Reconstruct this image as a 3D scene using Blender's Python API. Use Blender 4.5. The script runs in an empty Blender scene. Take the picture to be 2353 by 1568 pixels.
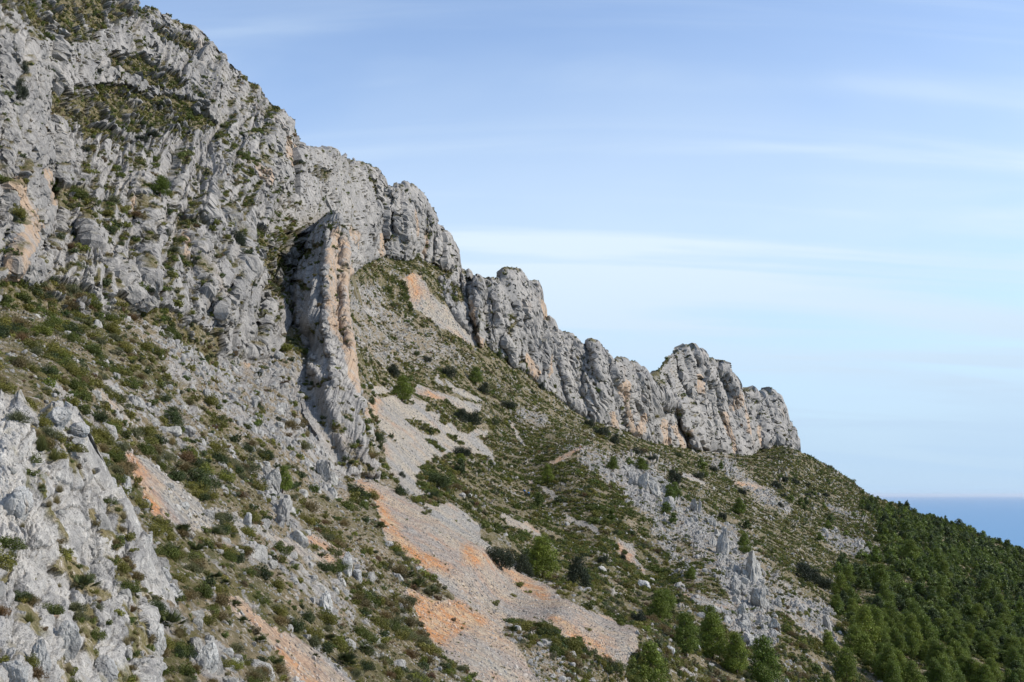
import bpy, math, random
import numpy as np
random.seed(7); RNG = np.random.default_rng(11)
sc = bpy.context.scene
COL = sc.collection
# ------------------------------------------------------------------ camera
PW, PH, F, HY = 2353.0, 1568.0, 2523.0, 1138.0
CX, CY = PW/2, PH/2
PITCH = math.atan((HY-CY)/F)
cd = bpy.data.cameras.new('camera'); cam = bpy.data.objects.new('camera', cd); COL.objects.link(cam)
cd.sensor_width = 36.0; cd.lens = 36.0*F/PW; cd.clip_start = 0.3; cd.clip_end = 600000
cam.rotation_euler = (math.pi/2+PITCH, 0, 0); sc.camera = cam
# ------------------------------------------------------------------ light
SUN = np.array([0.83, -0.06, 0.58]); SUN /= np.linalg.norm(SUN)
EL = math.asin(SUN[2]); ROT = math.atan2(SUN[0], SUN[1])
sl = bpy.data.lights.new('sun', 'SUN'); so = bpy.data.objects.new('sun', sl); COL.objects.link(so)
sl.energy = 3.2; sl.angle = math.radians(0.55); sl.color = (1.0, 0.94, 0.84)
so.rotation_euler = (math.pi/2-EL, 0, math.atan2(SUN[1], SUN[0])+math.pi/2)
sc.view_settings.view_transform = 'Standard'; sc.view_settings.look = 'None'
sc.view_settings.exposure = 0.60; sc.view_settings.gamma = 1.0
sc.render.resolution_x = 1024; sc.render.resolution_y = 682
sc.cycles.max_bounces = 5; sc.cycles.diffuse_bounces = 2; sc.cycles.transparent_max_bounces = 4
w = bpy.data.worlds.new('World'); sc.world = w; w.use_nodes = True
nt = w.node_tree; N = nt.nodes; Lk = nt.links; N.clear()
def nd(t, **k):
    n = N.new(t)
    for a, b in k.items(): setattr(n, a, b)
    return n
def val(nodes, op, a, b=None, clamp=False):
    n = nodes.new('ShaderNodeMath'); n.operation = op; n.use_clamp = clamp
    return n
out = nd('ShaderNodeOutputWorld'); bg = nd('ShaderNodeBackground'); bg.inputs[1].default_value = 0.145
sky = nd('ShaderNodeTexSky', sky_type='NISHITA', sun_disc=False, sun_elevation=EL, sun_rotation=ROT)
sky.altitude = 300; sky.air_density = 1.0; sky.dust_density = 0.6; sky.ozone_density = 2.2
tc = nd('ShaderNodeTexCoord'); sep = nd('ShaderNodeSeparateXYZ'); Lk.new(tc.outputs['Generated'], sep.inputs[0])
zz = nd('ShaderNodeMath', operation='MAXIMUM'); zz.inputs[1].default_value = 0.0; Lk.new(sep.outputs[2], zz.inputs[0])
za = nd('ShaderNodeMath', operation='ADD'); za.inputs[1].default_value = 0.16; Lk.new(zz.outputs[0], za.inputs[0])
dx = nd('ShaderNodeMath', operation='DIVIDE'); Lk.new(sep.outputs[0], dx.inputs[0]); Lk.new(za.outputs[0], dx.inputs[1])
dy = nd('ShaderNodeMath', operation='DIVIDE'); Lk.new(sep.outputs[1], dy.inputs[0]); Lk.new(za.outputs[0], dy.inputs[1])
cmb = nd('ShaderNodeCombineXYZ'); Lk.new(dx.outputs[0], cmb.inputs[0]); Lk.new(dy.outputs[0], cmb.inputs[1])
def cloud(scale, sx, sy, rot, det, dist, lo, hi, off):
    m = nd('ShaderNodeMapping'); m.inputs['Scale'].default_value = (sx, sy, 1); m.inputs['Rotation'].default_value = (0, 0, rot)
    m.inputs['Location'].default_value = off
    Lk.new(cmb.outputs[0], m.inputs[0])
    n = nd('ShaderNodeTexNoise'); n.inputs['Scale'].default_value = scale; n.inputs['Detail'].default_value = det
    n.inputs['Roughness'].default_value = 0.5; n.inputs['Distortion'].default_value = dist
    Lk.new(m.outputs[0], n.inputs['Vector'])
    r = nd('ShaderNodeMapRange'); r.interpolation_type = 'SMOOTHSTEP'; r.inputs[1].default_value = lo; r.inputs[2].default_value = hi
    Lk.new(n.outputs[0], r.inputs[0]); return r.outputs[0]
c1 = cloud(0.8, 0.50, 1.0, 0.45, 5, 0.9, 0.32, 0.70, (3.1, 1.7, 0))
c2 = cloud(1.9, 0.26, 1.5, 0.22, 8, 1.0, 0.42, 0.68, (9.3, 4.4, 0))
mx = nd('ShaderNodeMath', operation='MULTIPLY_ADD'); mx.inputs[1].default_value = 0.6
Lk.new(c1, mx.inputs[0])
m2 = nd('ShaderNodeMath', operation='MULTIPLY'); m2.inputs[1].default_value = 0.75; Lk.new(c2, m2.inputs[0]); Lk.new(m2.outputs[0], mx.inputs[2])
# veil thins out towards the zenith side and near the sea horizon
vr = nd('ShaderNodeMapRange'); vr.interpolation_type = 'SMOOTHSTEP'
vr.inputs[1].default_value = 0.47; vr.inputs[2].default_value = 0.16; vr.inputs[3].default_value = 0.30; vr.inputs[4].default_value = 1.0
Lk.new(sep.outputs[2], vr.inputs[0])
vh = nd('ShaderNodeMapRange'); vh.interpolation_type = 'SMOOTHSTEP'
vh.inputs[1].default_value = 0.0; vh.inputs[2].default_value = 0.30; vh.inputs[3].default_value = 1.0; vh.inputs[4].default_value = 0.0
Lk.new(sep.outputs[2], vh.inputs[0])
mm = nd('ShaderNodeMath', operation='MULTIPLY'); Lk.new(mx.outputs[0], mm.inputs[0]); Lk.new(vr.outputs[0], mm.inputs[1])
mb = nd('ShaderNodeMath', operation='MULTIPLY'); mb.inputs[1].default_value = 1.05; Lk.new(mm.outputs[0], mb.inputs[0])
m3 = nd('ShaderNodeMath', operation='MULTIPLY_ADD'); m3.inputs[1].default_value = 0.42; Lk.new(vh.outputs[0], m3.inputs[0]); Lk.new(mb.outputs[0], m3.inputs[2])
m4 = nd('ShaderNodeMath', operation='MULTIPLY'); m4.use_clamp = True; m4.inputs[1].default_value = 1.0; Lk.new(m3.outputs[0], m4.inputs[0])
mixc = nd('ShaderNodeMix', data_type='RGBA'); mixc.inputs[7].default_value = (3.5, 4.15, 4.75, 1)
tint = nd('ShaderNodeMix', data_type='RGBA', blend_type='MULTIPLY'); tint.inputs[0].default_value = 1.0; tint.inputs[7].default_value = (1.0, 1.0, 1.05, 1)
Lk.new(sky.outputs[0], tint.inputs[6])
Lk.new(m4.outputs[0], mixc.inputs[0]); Lk.new(tint.outputs[2], mixc.inputs[6])
hz = nd('ShaderNodeMapRange'); hz.interpolation_type = 'SMOOTHSTEP'; hz.inputs[1].default_value = 0.26; hz.inputs[2].default_value = -0.02; hz.inputs[3].default_value = 0.; hz.inputs[4].default_value = 0.95
Lk.new(sep.outputs[2], hz.inputs[0])
mh = nd('ShaderNodeMix', data_type='RGBA'); mh.inputs[7].default_value = (2.25, 3.15, 4.15, 1); Lk.new(hz.outputs[0], mh.inputs[0]); Lk.new(mixc.outputs[2], mh.inputs[6])
Lk.new(mh.outputs[2], bg.inputs[0]); Lk.new(bg.outputs[0], out.inputs[0])

# ------------------------------------------------------------------ numpy noise
_perm = np.random.default_rng(3).permutation(256).astype(np.int32); _perm = np.concatenate([_perm]*3)
_g = np.random.default_rng(5).normal(size=(256, 3)).astype(np.float32); _g /= np.linalg.norm(_g, axis=1)[:, None]
_r = np.random.default_rng(6).random((256, 4)).astype(np.float32)
def _h(i, j, k): return _perm[_perm[_perm[i & 255]+(j & 255)]+(k & 255)]
def perlin(p):
    p = p.astype(np.float32); i = np.floor(p).astype(np.int32); f = p-i
    u = f*f*f*(f*(f*6-15)+10); r = 0
    for a in (0, 1):
        wa = u[:, 0] if a else 1-u[:, 0]
        for b in (0, 1):
            wb = wa*(u[:, 1] if b else 1-u[:, 1])
            for c in (0, 1):
                wc = wb*(u[:, 2] if c else 1-u[:, 2])
                g = _g[_h(i[:, 0]+a, i[:, 1]+b, i[:, 2]+c)]
                r = r+wc*(g[:, 0]*(f[:, 0]-a)+g[:, 1]*(f[:, 1]-b)+g[:, 2]*(f[:, 2]-c))
    return r*1.5
def fbm(p, o=4, rough=0.5):
    s = 0; a = 1.0; t = 0
    for k in range(o):
        s = s+a*perlin(p*(2.03**k)+k*17.3); t += a; a *= rough
    return s/t
def ridged(p, o=3, rough=0.5):
    s = 0; a = 1.0; t = 0
    for k in range(o):
        s = s+a*(1-2*np.abs(perlin(p*(2.03**k)+k*9.7))); t += a; a *= rough
    return s/t
def cell(p):
    """F1, F2 and a random number per cell"""
    p = p.astype(np.float32); i = np.floor(p).astype(np.int32); f = p-i
    d1 = np.full(len(p), 9., np.float32); d2 = d1.copy(); rr = np.zeros(len(p), np.float32)
    for a in (-1, 0, 1):
        for b in (-1, 0, 1):
            for c in (-1, 0, 1):
                h = _h(i[:, 0]+a, i[:, 1]+b, i[:, 2]+c); q = _r[h]
                d = (q[:, 0]+a-f[:, 0])**2+(q[:, 1]+b-f[:, 1])**2+(q[:, 2]+c-f[:, 2])**2
                m = d < d1
                d2 = np.where(m, d1, np.minimum(d2, d)); rr = np.where(m, q[:, 3], rr); d1 = np.where(m, d, d1)
    return np.sqrt(d1), np.sqrt(d2), rr
# ------------------------------------------------------------------ projection
cp, sp = math.cos(PITCH), math.sin(PITCH)
def unproj(px, py, t):
    xc = (px-CX)/F; yc = -(py-CY)/F
    return np.stack([xc*t, (cp-yc*sp)*t, (sp+yc*cp)*t], -1)
def proj(P):
    t = P[..., 1]*cp+P[..., 2]*sp; yc = -P[..., 1]*sp+P[..., 2]*cp
    return CX+F*P[..., 0]/t, CY-F*yc/t, t
def tps(ctrl, lam=1e-5):
    c = np.array(ctrl, float); X = c[:, :2]/1000; v = 1/c[:, 2]; n = len(c)
    def phi(r2): return 0.5*r2*np.log(r2+1e-12)
    D = ((X[:, None]-X[None])**2).sum(-1); A = np.zeros((n+3, n+3)); A[:n, :n] = phi(D)+lam*np.eye(n)
    A[:n, n] = 1; A[:n, n+1:] = X; A[n, :n] = 1; A[n+1:, :n] = X.T
    s = np.linalg.solve(A, np.concatenate([v, [0, 0, 0]]))
    def ev(px, py):
        x = px.ravel()/1000; y = py.ravel()/1000; r = s[n]+s[n+1]*x+s[n+2]*y
        for k in range(n): r = r+s[k]*phi((x-X[k, 0])**2+(y-X[k, 1])**2)
        return r.reshape(px.shape)
    return ev
def inpoly(px, py, poly):
    r = np.zeros(px.shape, bool); n = len(poly); j = n-1
    for i in range(n):
        xi, yi = poly[i]; xj, yj = poly[j]
        if yi != yj:
            c = ((yi > py) != (yj > py)) & (px < (xj-xi)*(py-yi)/(yj-yi)+xi); r ^= c
        j = i
    return r
def warp(px, py, a=7.0, s=0.03, seed=0.):
    q = np.stack([px.ravel()*s, py.ravel()*s, np.full(px.size, seed)], -1)
    wx = fbm(q, 4, 0.65).reshape(px.shape); wy = fbm(q+31.7, 4, 0.65).reshape(px.shape)
    return px+wx*a*2, py+wy*a*2
def segdist(px, py, pts):
    """distance to a polyline, parameter-free; also the signed side"""
    best = np.full(px.shape, 1e9)
    for (x0, y0), (x1, y1) in zip(pts[:-1], pts[1:]):
        dx, dy = x1-x0, y1-y0; L = dx*dx+dy*dy+1e-9
        u = np.clip(((px-x0)*dx+(py-y0)*dy)/L, 0, 1); d = np.hypot(px-x0-u*dx, py-y0-u*dy)
        best = np.minimum(best, d)
    return best
def regions(px, py, polys, a=7.0, seed=0.):
    wx, wy = warp(px, py, a, 0.03, seed); r = np.zeros(px.shape, np.float32)
    for p in polys:
        if isinstance(p[-1], (int, float)):          # polyline with a width
            r = np.maximum(r, (segdist(wx, wy, p[0]) < p[1]).astype(np.float32))
        else: r = np.maximum(r, inpoly(wx, wy, p).astype(np.float32))
    return r
# ------------------------------------------------------------------ mesh helpers
def mesh_np(name, V, Fc, mat=None, smooth=False, col=None, colname='mask'):
    me = bpy.data.meshes.new(name); V = np.ascontiguousarray(V, np.float32); Fc = np.ascontiguousarray(Fc, np.int32); k = Fc.shape[1]
    me.vertices.add(len(V)); me.vertices.foreach_set('co', V.ravel())
    me.loops.add(Fc.size); me.loops.foreach_set('vertex_index', Fc.ravel())
    me.polygons.add(len(Fc)); me.polygons.foreach_set('loop_start', np.arange(0, Fc.size, k, dtype=np.int32))
    me.polygons.foreach_set('use_smooth', np.full(len(Fc), smooth, bool))
    if col is not None:
        at = me.color_attributes.new(colname, 'FLOAT_COLOR', 'POINT'); at.data.foreach_set('color', np.ascontiguousarray(col, np.float32).ravel())
    me.update(calc_edges=True)
    if mat: me.materials.append(mat)
    return me
def link(name, me, parent=None, **props):
    o = bpy.data.objects.new(name, me); COL.objects.link(o)
    if parent: o.parent = parent
    for k, v in props.items(): o[k] = v
    return o
# ------------------------------------------------------------------ materials
def newmat(name):
    m = bpy.data.materials.new(name); m.use_nodes = True; nt = m.node_tree; nt.nodes.clear(); return m, nt
class G_:
    def __init__(s, nt): s.nt = nt; s.N = nt.nodes; s.L = nt.links
    def put(s, sock, v):
        if isinstance(v, bpy.types.NodeSocket): s.L.new(v, sock)
        elif isinstance(v, (tuple, list)) and len(v) == 3 and sock.type == 'RGBA': sock.default_value = (*v, 1)
        else: sock.default_value = v
    def math(s, op, a, b=0., clamp=False):
        n = s.N.new('ShaderNodeMath'); n.operation = op; n.use_clamp = clamp; s.put(n.inputs[0], a); s.put(n.inputs[1], b); return n.outputs[0]
    def mix(s, f, a, b, mode='MIX'):
        n = s.N.new('ShaderNodeMix'); n.data_type = 'RGBA'; n.blend_type = mode; s.put(n.inputs[0], f); s.put(n.inputs[6], a); s.put(n.inputs[7], b); return n.outputs[2]
    def rng(s, v, a, b, c=0., d=1., smooth=True):
        n = s.N.new('ShaderNodeMapRange'); n.interpolation_type = 'SMOOTHSTEP' if smooth else 'LINEAR'
        for i, q in enumerate((v, a, b, c, d)): s.put(n.inputs[i], q)
        return n.outputs[0]
    def pos(s):
        return s.N.new('ShaderNodeNewGeometry').outputs['Position']
    def mapp(s, v, sc_, loc=(0, 0, 0), rot=(0, 0, 0)):
        n = s.N.new('ShaderNodeMapping'); s.put(n.inputs[0], v); n.inputs['Scale'].default_value = sc_; n.inputs['Location'].default_value = loc; n.inputs['Rotation'].default_value = rot; return n.outputs[0]
    def noise(s, v, scale, det=4, rough=0.6, dist=0.):
        n = s.N.new('ShaderNodeTexNoise'); s.put(n.inputs['Vector'], v); n.inputs['Scale'].default_value = scale
        n.inputs['Detail'].default_value = det; n.inputs['Roughness'].default_value = rough; n.inputs['Distortion'].default_value = dist; return n.outputs[0]
    def voro(s, v, scale, feat='F1', o='Color'):
        n = s.N.new('ShaderNodeTexVoronoi'); n.feature = feat; s.put(n.inputs['Vector'], v); n.inputs['Scale'].default_value = scale; return n.outputs[o]
    def bump(s, h, dist, strength=1., nrm=None):
        n = s.N.new('ShaderNodeBump'); s.put(n.inputs['Height'], h); n.inputs['Distance'].default_value = dist; n.inputs['Strength'].default_value = strength
        if nrm: s.L.new(nrm, n.inputs['Normal'])
        return n.outputs[0]
    def bsdf(s, col, rough=0.9, nrm=None, spec=0.2, extra=None):
        b = s.N.new('ShaderNodeBsdfPrincipled'); s.put(b.inputs['Base Color'], col); s.put(b.inputs['Roughness'], rough); b.inputs['Specular IOR Level'].default_value = spec
        if nrm: s.L.new(nrm, b.inputs['Normal'])
        o = s.N.new('ShaderNodeOutputMaterial'); s.L.new(b.outputs[0], o.inputs[0]); return b

def rock_colour(g, P, s=1.0):
    """grey limestone: broad tone, streaks darkened in the bump hollows, pale flecks, at three scales"""
    n1 = g.noise(g.mapp(P, (s, s, s*0.35)), 0.055, 5, 0.65)
    n2 = g.noise(g.mapp(P, (s, s, s*0.45)), 0.55, 6, 0.7)
    n3 = g.noise(P, 3.0*s, 5, 0.7)
    c = g.mix(g.rng(n1, 0.35, 0.65), (0.255, 0.243, 0.226), (0.365, 0.340, 0.305))
    c = g.mix(g.rng(n2, 0.36, 0.60, 0.75, 0.0), c, (0.135, 0.130, 0.125))  # darker wherever the noise that drives the bump runs low
    c = g.mix(g.rng(n3, 0.50, 0.72, 0., 0.6), c, (0.51, 0.48, 0.435))
    return c, n2, n3
def mat_terrain(name, near=False, bright=1.):
    m, nt = newmat(name); g = G_(nt); P = g.pos()
    a = nt.nodes.new('ShaderNodeVertexColor'); a.layer_name = 'mask'
    sp_ = nt.nodes.new('ShaderNodeSeparateColor'); g.L.new(a.outputs[0], sp_.inputs[0])
    veg, scr, ora, rock = sp_.outputs[0], sp_.outputs[1], sp_.outputs[2], a.outputs['Alpha']
    rc, n2, n3 = rock_colour(g, P)
    # orange iron stain on rock, runs down the wall
    st = g.noise(g.mapp(P, (1, 1, 0.12)), 0.5, 5, 0.65)
    rc = g.mix(g.math('MULTIPLY', ora, g.rng(st, 0.36, 0.58, 0.15, 0.92)), rc, g.mix(g.noise(g.mapp(P, (1, 1, .3)), 0.9, 4), (0.44, 0.28, 0.165), (0.37, 0.29, 0.21)))
    # soil with pebbles
    pb = g.voro(P, 5.0); pv = nt.nodes.new('ShaderNodeSeparateColor'); g.L.new(pb, pv.inputs[0])
    ns = g.noise(P, 0.5, 6, 0.7); nh = g.noise(P, 2.2, 5, 0.75)
    soil = g.mix(g.rng(ns, 0.38, 0.62), (0.130, 0.105, 0.055), (0.225, 0.175, 0.115))
    soil = g.mix(g.rng(nh, 0.50, 0.62), soil, (0.33, 0.30, 0.265))
    soil = g.mix(1.0, soil, g.mix(pv.outputs[0], (0.72, 0.72, 0.72), (1.3, 1.28, 1.25)), 'MULTIPLY')
    green = g.mix(g.rng(g.noise(P, 0.35, 5, .7), 0.4, 0.6), (0.062, 0.066, 0.019), (0.112, 0.095, 0.036))
    green = g.mix(g.rng(nh, 0.50, 0.62), green, (0.20, 0.155, 0.095)); green = g.mix(g.rng(nh, 0.60, 0.67), green, (0.34, 0.315, 0.27))
    soil = g.mix(veg, soil, green)
    # scree
    vs = g.voro(P, 2.6, 'F1'); v2 = nt.nodes.new('ShaderNodeSeparateColor'); g.L.new(vs, v2.inputs[0])
    vl = g.voro(P, 7.0, 'F1'); v3 = nt.nodes.new('ShaderNodeSeparateColor'); g.L.new(vl, v3.inputs[0])
    pebble = g.math('ADD', g.math('MULTIPLY', v2.outputs[0], 0.5), g.math('MULTIPLY', v3.outputs[0], 0.5))
    broad = g.rng(g.noise(g.mapp(P, (0.6, 1, 0.6)), 0.09, 4, 0.6), 0.38, 0.62)
    sg = g.mix(broad, (0.275, 0.262, 0.242), (0.36, 0.315, 0.25))
    so_ = g.mix(g.rng(g.noise(P, 0.35, 5, .65), 0.4, 0.62), (0.44, 0.215, 0.095), (0.43, 0.305, 0.19))
    sg = g.mix(ora, sg, so_)
    sg = g.mix(1.0, sg, g.mix(g.rng(pebble, 0.15, 0.85), (0.68, 0.68, 0.70), (1.22, 1.22, 1.2)), 'MULTIPLY')
    base = g.mix(scr, soil, sg)
    col = g.mix(rock, base, rc)
    # bump
    h1 = g.math('ADD', g.math('MULTIPLY', n2, 0.55), g.math('MULTIPLY', n3, 0.25))
    bp = g.bump(h1, 1.0, 0.9)
    bp = g.bump(pebble, 0.10, 0.7, bp)
    if near:
        hn = g.noise(g.mapp(P, (1, 1, .5)), 9.0, 8, 0.7); bp = g.bump(hn, 0.10, 0.8, bp)
        col = g.mix(g.rng(g.noise(g.mapp(P, (1, 1, .4)), 5.0, 6, .75), 0.30, 0.46, 0.35, 0.0), col, (0.12, 0.11, 0.10))
        if bright != 1.: col = g.mix(1.0, col, (bright, bright, bright*.99), 'MULTIPLY')
    g.bsdf(col, 0.93, bp, 0.12); return m
def mat_rock(name, tone=(0.37, 0.355, 0.325), near=False):
    m, nt = newmat(name); g = G_(nt)
    P = g.pos()
    oi = nt.nodes.new('ShaderNodeObjectInfo')
    n1 = g.noise(g.mapp(P, (1, 1, .5)), 0.9, 5, 0.65); n2 = g.noise(g.mapp(P, (1, 1, .55)), 4.0, 7, 0.72); n3 = g.noise(P, 14., 6, 0.7)
    c = g.mix(g.rng(n1, 0.36, 0.64), tuple(t*0.80 for t in tone), tuple(t*1.22 for t in tone))
    c = g.mix(g.rng(n2, 0.34, 0.55, 0.7, 0), c, (0.15, 0.147, 0.142))
    c = g.mix(g.rng(n3, 0.5, 0.68, 0, .6), c, (0.48, 0.465, 0.43))
    c = g.mix(g.rng(g.noise(g.mapp(P, (1, 1, .3)), 1.6, 5, .6), 0.60, 0.74, 0, 0.55), c, (0.40, 0.30, 0.20))
    c = g.mix(1.0, c, g.mix(oi.outputs['Random'], (0.86, 0.86, 0.87), (1.08, 1.08, 1.06)), 'MULTIPLY')
    bp = g.bump(n2, 0.22, 0.9); bp = g.bump(n3, 0.06, 0.7, bp)
    g.bsdf(c, 0.92, bp, 0.12); return m
def mat_leaf(name, rough=0.6, trans=0.25, spec=0.25):
    m, nt = newmat(name); g = G_(nt)
    a = nt.nodes.new('ShaderNodeVertexColor'); a.layer_name = 'tint'
    oi = nt.nodes.new('ShaderNodeObjectInfo')
    c = g.mix(1.0, a.outputs[0], g.mix(oi.outputs['Random'], (0.78, 0.82, 0.8), (1.2, 1.15, 1.1)), 'MULTIPLY')
    b = nt.nodes.new('ShaderNodeBsdfPrincipled'); g.put(b.inputs['Base Color'], c); b.inputs['Roughness'].default_value = rough; b.inputs['Specular IOR Level'].default_value = spec
    t = nt.nodes.new('ShaderNodeBsdfTranslucent'); g.put(t.inputs[0], c)
    mx = nt.nodes.new('ShaderNodeMixShader'); mx.inputs[0].default_value = trans; g.L.new(b.outputs[0], mx.inputs[1]); g.L.new(t.outputs[0], mx.inputs[2])
    o = nt.nodes.new('ShaderNodeOutputMaterial'); g.L.new(mx.outputs[0], o.inputs[0]); return m
def mat_plain(name, c, rough=0.8):
    m, nt = newmat(name); g = G_(nt); n = g.noise(g.pos(), 8., 4)
    g.bsdf(g.mix(n, tuple(x*0.7 for x in c), tuple(min(1, x*1.2) for x in c)), rough); return m
M_GROUND = mat_terrain('mountain_ground', True); M_CLIFF = mat_terrain('limestone_cliff')
M_ROCK = mat_rock('limestone_rock'); M_FGROCK = mat_terrain('near_limestone', True, 1.5)
M_LEAF = mat_leaf('foliage'); M_BARK = mat_plain('pine_bark', (0.12, 0.085, 0.06))

# ------------------------------------------------------------------ sheets of terrain
class Sheet: pass
def interp(x, pts):
    p = np.array(pts, float); return np.interp(x, p[:, 0], p[:, 1])
def grid_faces(R, C):
    a = np.arange(R*C).reshape(R, C)
    return np.stack([a[:-1, :-1], a[1:, :-1], a[1:, 1:], a[:-1, 1:]], -1).reshape(-1, 4)
def build_sheet(name, top, bot, x0, x1, step, ctrl, disp, masks, mat, curl=(30., .35), roundr=0, roundm=0, relief=(), lean=0., rows=False, side=None, lam=1e-5, imin=1/1500., kind='structure', toward=0., smooth=False, ground=None, sink=26., snap=True, jag=3., relk=.95, bias=0., ledge=0., sm=20):
    S = Sheet(); ev = tps(ctrl, lam); S.ev = ev
    if not rows:
        xs = np.arange(x0, x1+step, step); T = interp(xs, top)+(jag*(fbm(np.stack([xs/9., 0*xs, 0*xs+x0], -1), 3, .7))*1.6 if jag else 0); B = interp(xs, bot)
        n = int(np.ceil((B-T).max()/step))+1; s = np.linspace(0, 1, n)[:, None]
        PX = np.repeat(xs[None], n, 0); PY = T[None]+(B-T)[None]*s; edge = PY-T[None]
    else:      # rows: top = left edge (y, x), bot = right edge (y, x)
        ys = np.arange(x0, x1+step, step); Lx = interp(ys, top); Rx = interp(ys, bot)
        n = int(np.ceil((Rx-Lx).max()/step))+1; s = np.linspace(0, 1, n)[:, None]
        PY = np.repeat(ys[None], n, 0); PX = Rx[None]+(Lx-Rx)[None]*s; edge = PX.max()*0+np.minimum((Rx[None]-PX), 1e9)
    inv = np.maximum(ev(PX, PY), imin); t = 1/inv
    if roundr:
        q = np.clip(edge/roundr, 0, 1); t = t+roundm*(1-np.sqrt(np.maximum(0, 1-(1-q)**2)))
    if ground is not None and not rows and snap:
        yb = (B-sink*.7)[None]; xb = xs[None]; f_ = (1/np.maximum(ground(xb, yb), 1/1300.)*np.maximum(ev(xb, yb), imin))[0]
        kk = np.hanning(2*sm+1); kk /= kk.sum(); f_ = np.convolve(np.pad(f_, sm, mode='edge'), kk, 'valid'); t = t*f_[None]
    for pts, wd, am, asym in relief:      # ribs (am<0 comes forward) and clefts (am>0 goes back)
        wx, wy = warp(PX, PY, 9., 0.022, 5.); am = am*relk
        d = segdist(wx, wy, pts); k = np.clip(1-d/wd, 0, 1); t = t+am*(k*k*(3-2*k) if asym else np.sqrt(k))
    fade = np.ones_like(t)
    if ground is not None:                # the foot of a wall runs on under the ground
        tg = 1/np.maximum(ground(PX, PY), 1/1300.)
        k = np.clip((B[None]-PY)/sink if not rows else np.minimum((x1-PY)/sink, (PX-Lx[None])/(14.+70*np.clip((PY-800)/90., 0, 1))), 0, 1); k = k*k*(3-2*k); fade = k
        t = np.where(tg*1.02 > t, t*k+tg*(1.03 if not rows else 1.01)*(1-k), t)
        if rows: fade = np.maximum(k, .55)
    if side:                              # ends of a wall turn back behind their neighbour
        for e, sg in ((0, -1), (1, 1)):
            if side[e]:
                dd = (PX-x0) if e == 0 else (x1-PX); q = np.clip(1-dd/side[e], 0, 1); t = t+side[2]*q*q
    Pt = unproj(PX, PY, t)
    nc = 0
    if curl:
        K = 14; nc = K; m = t[0][:, None]/F*1.5
        b = (np.geomspace(1, 1+curl[0], K)-1)[::-1]+0.0
        b = b/curl[0]*curl[0]
        P0 = Pt[0]; rowsl = []; tap = np.clip((x1-PX[0])/160., .04, 1.) if curl[0] == 90. else 1.
        for bk in b[:-1]+0.6:
            off = np.stack([np.full(len(P0), (-0.25 if rows else 0.10)*bk)*tap, np.full(len(P0), bk)*tap, np.full(len(P0), -curl[1]*bk)*tap], -1); rowsl.append(P0+off)
        nc = len(rowsl); Pt = np.concatenate([np.array(rowsl), Pt]); PX = np.concatenate([np.repeat(PX[:1], nc, 0), PX]); PY = np.concatenate([np.repeat(PY[:1], nc, 0), PY]); fade = np.concatenate([np.ones((nc,)+fade.shape[1:]), fade])
    gu = np.gradient(Pt, axis=1); gv = np.gradient(Pt, axis=0)
    nrm = np.cross(gu, gv); nrm /= np.linalg.norm(nrm, axis=-1, keepdims=True)+1e-9
    mid = slice(nc+2, None)
    view = (nrm[mid]*Pt[mid]).sum(-1).mean()
    if view > 0: nrm = -nrm
    R, C = PX.shape
    _, _, tt = proj(Pt)
    mk = masks(PX, PY, Pt.reshape(-1, 3))                 # veg, scree, orange, rock
    back = np.zeros((R, C)); back[:nc] = np.arange(nc, 0, -1)[:, None]*4.
    D, up = disp(Pt.reshape(-1, 3), tt.ravel(), [k.ravel() for k in mk], lean, PX.ravel(), (PY-back).ravel())
    D = (D-(bias*tt.ravel()/F)).reshape(R, C)*fade
    if toward:
        vd = -Pt/np.linalg.norm(Pt, axis=-1, keepdims=True); dd = nrm+vd*toward; dd /= np.linalg.norm(dd, axis=-1, keepdims=True)
    else: dd = nrm
    Q = Pt+dd*D[..., None]
    if up is not None: Q[..., 2] += up.reshape(R, C)
    if ledge:                             # soil and scrub settle wherever the broken surface lies back
        n_ = np.cross(np.gradient(Q, axis=1), np.gradient(Q, axis=0)); n_ /= np.linalg.norm(n_, axis=-1, keepdims=True)+1e-9; nz = np.abs(n_[..., 2])
        for ax in (0, 1): nz = (np.roll(nz, 1, ax)+nz*2+np.roll(nz, -1, ax)+np.roll(nz, 2, ax)+np.roll(nz, -2, ax))/6.
        j = np.clip((nz+fbm(Q.reshape(-1, 3)/7., 3).reshape(R, C)*.3-ledge)/.10, 0, 1); mk[3] = (mk[3]*(1-j)).astype(np.float32)
    col = np.stack(mk, -1)
    if len(mk) < 4: raise ValueError
    # rock also where the fine relief is steep and proud
    me = mesh_np(name, Q.reshape(-1, 3), grid_faces(R, C)[:, ::(1 if view > 0 else 1)], mat, smooth, col.reshape(-1, 4))
    o = link(name, me); o['kind'] = kind
    S.o = o; S.Q = Q[nc:]; S.n = nrm[nc:]; S.px = PX[nc:]; S.py = PY[nc:]; S.mk = [k[nc:] for k in mk]; S.t = tt[nc:]
    S.D = D[nc:]
    return S
def octs(t, wl, px=2.5):
    """fade an octave of wavelength wl where it would be under px render pixels"""
    return np.clip(wl/(t/1098.*px)-0.6, 0, 1)
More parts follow.
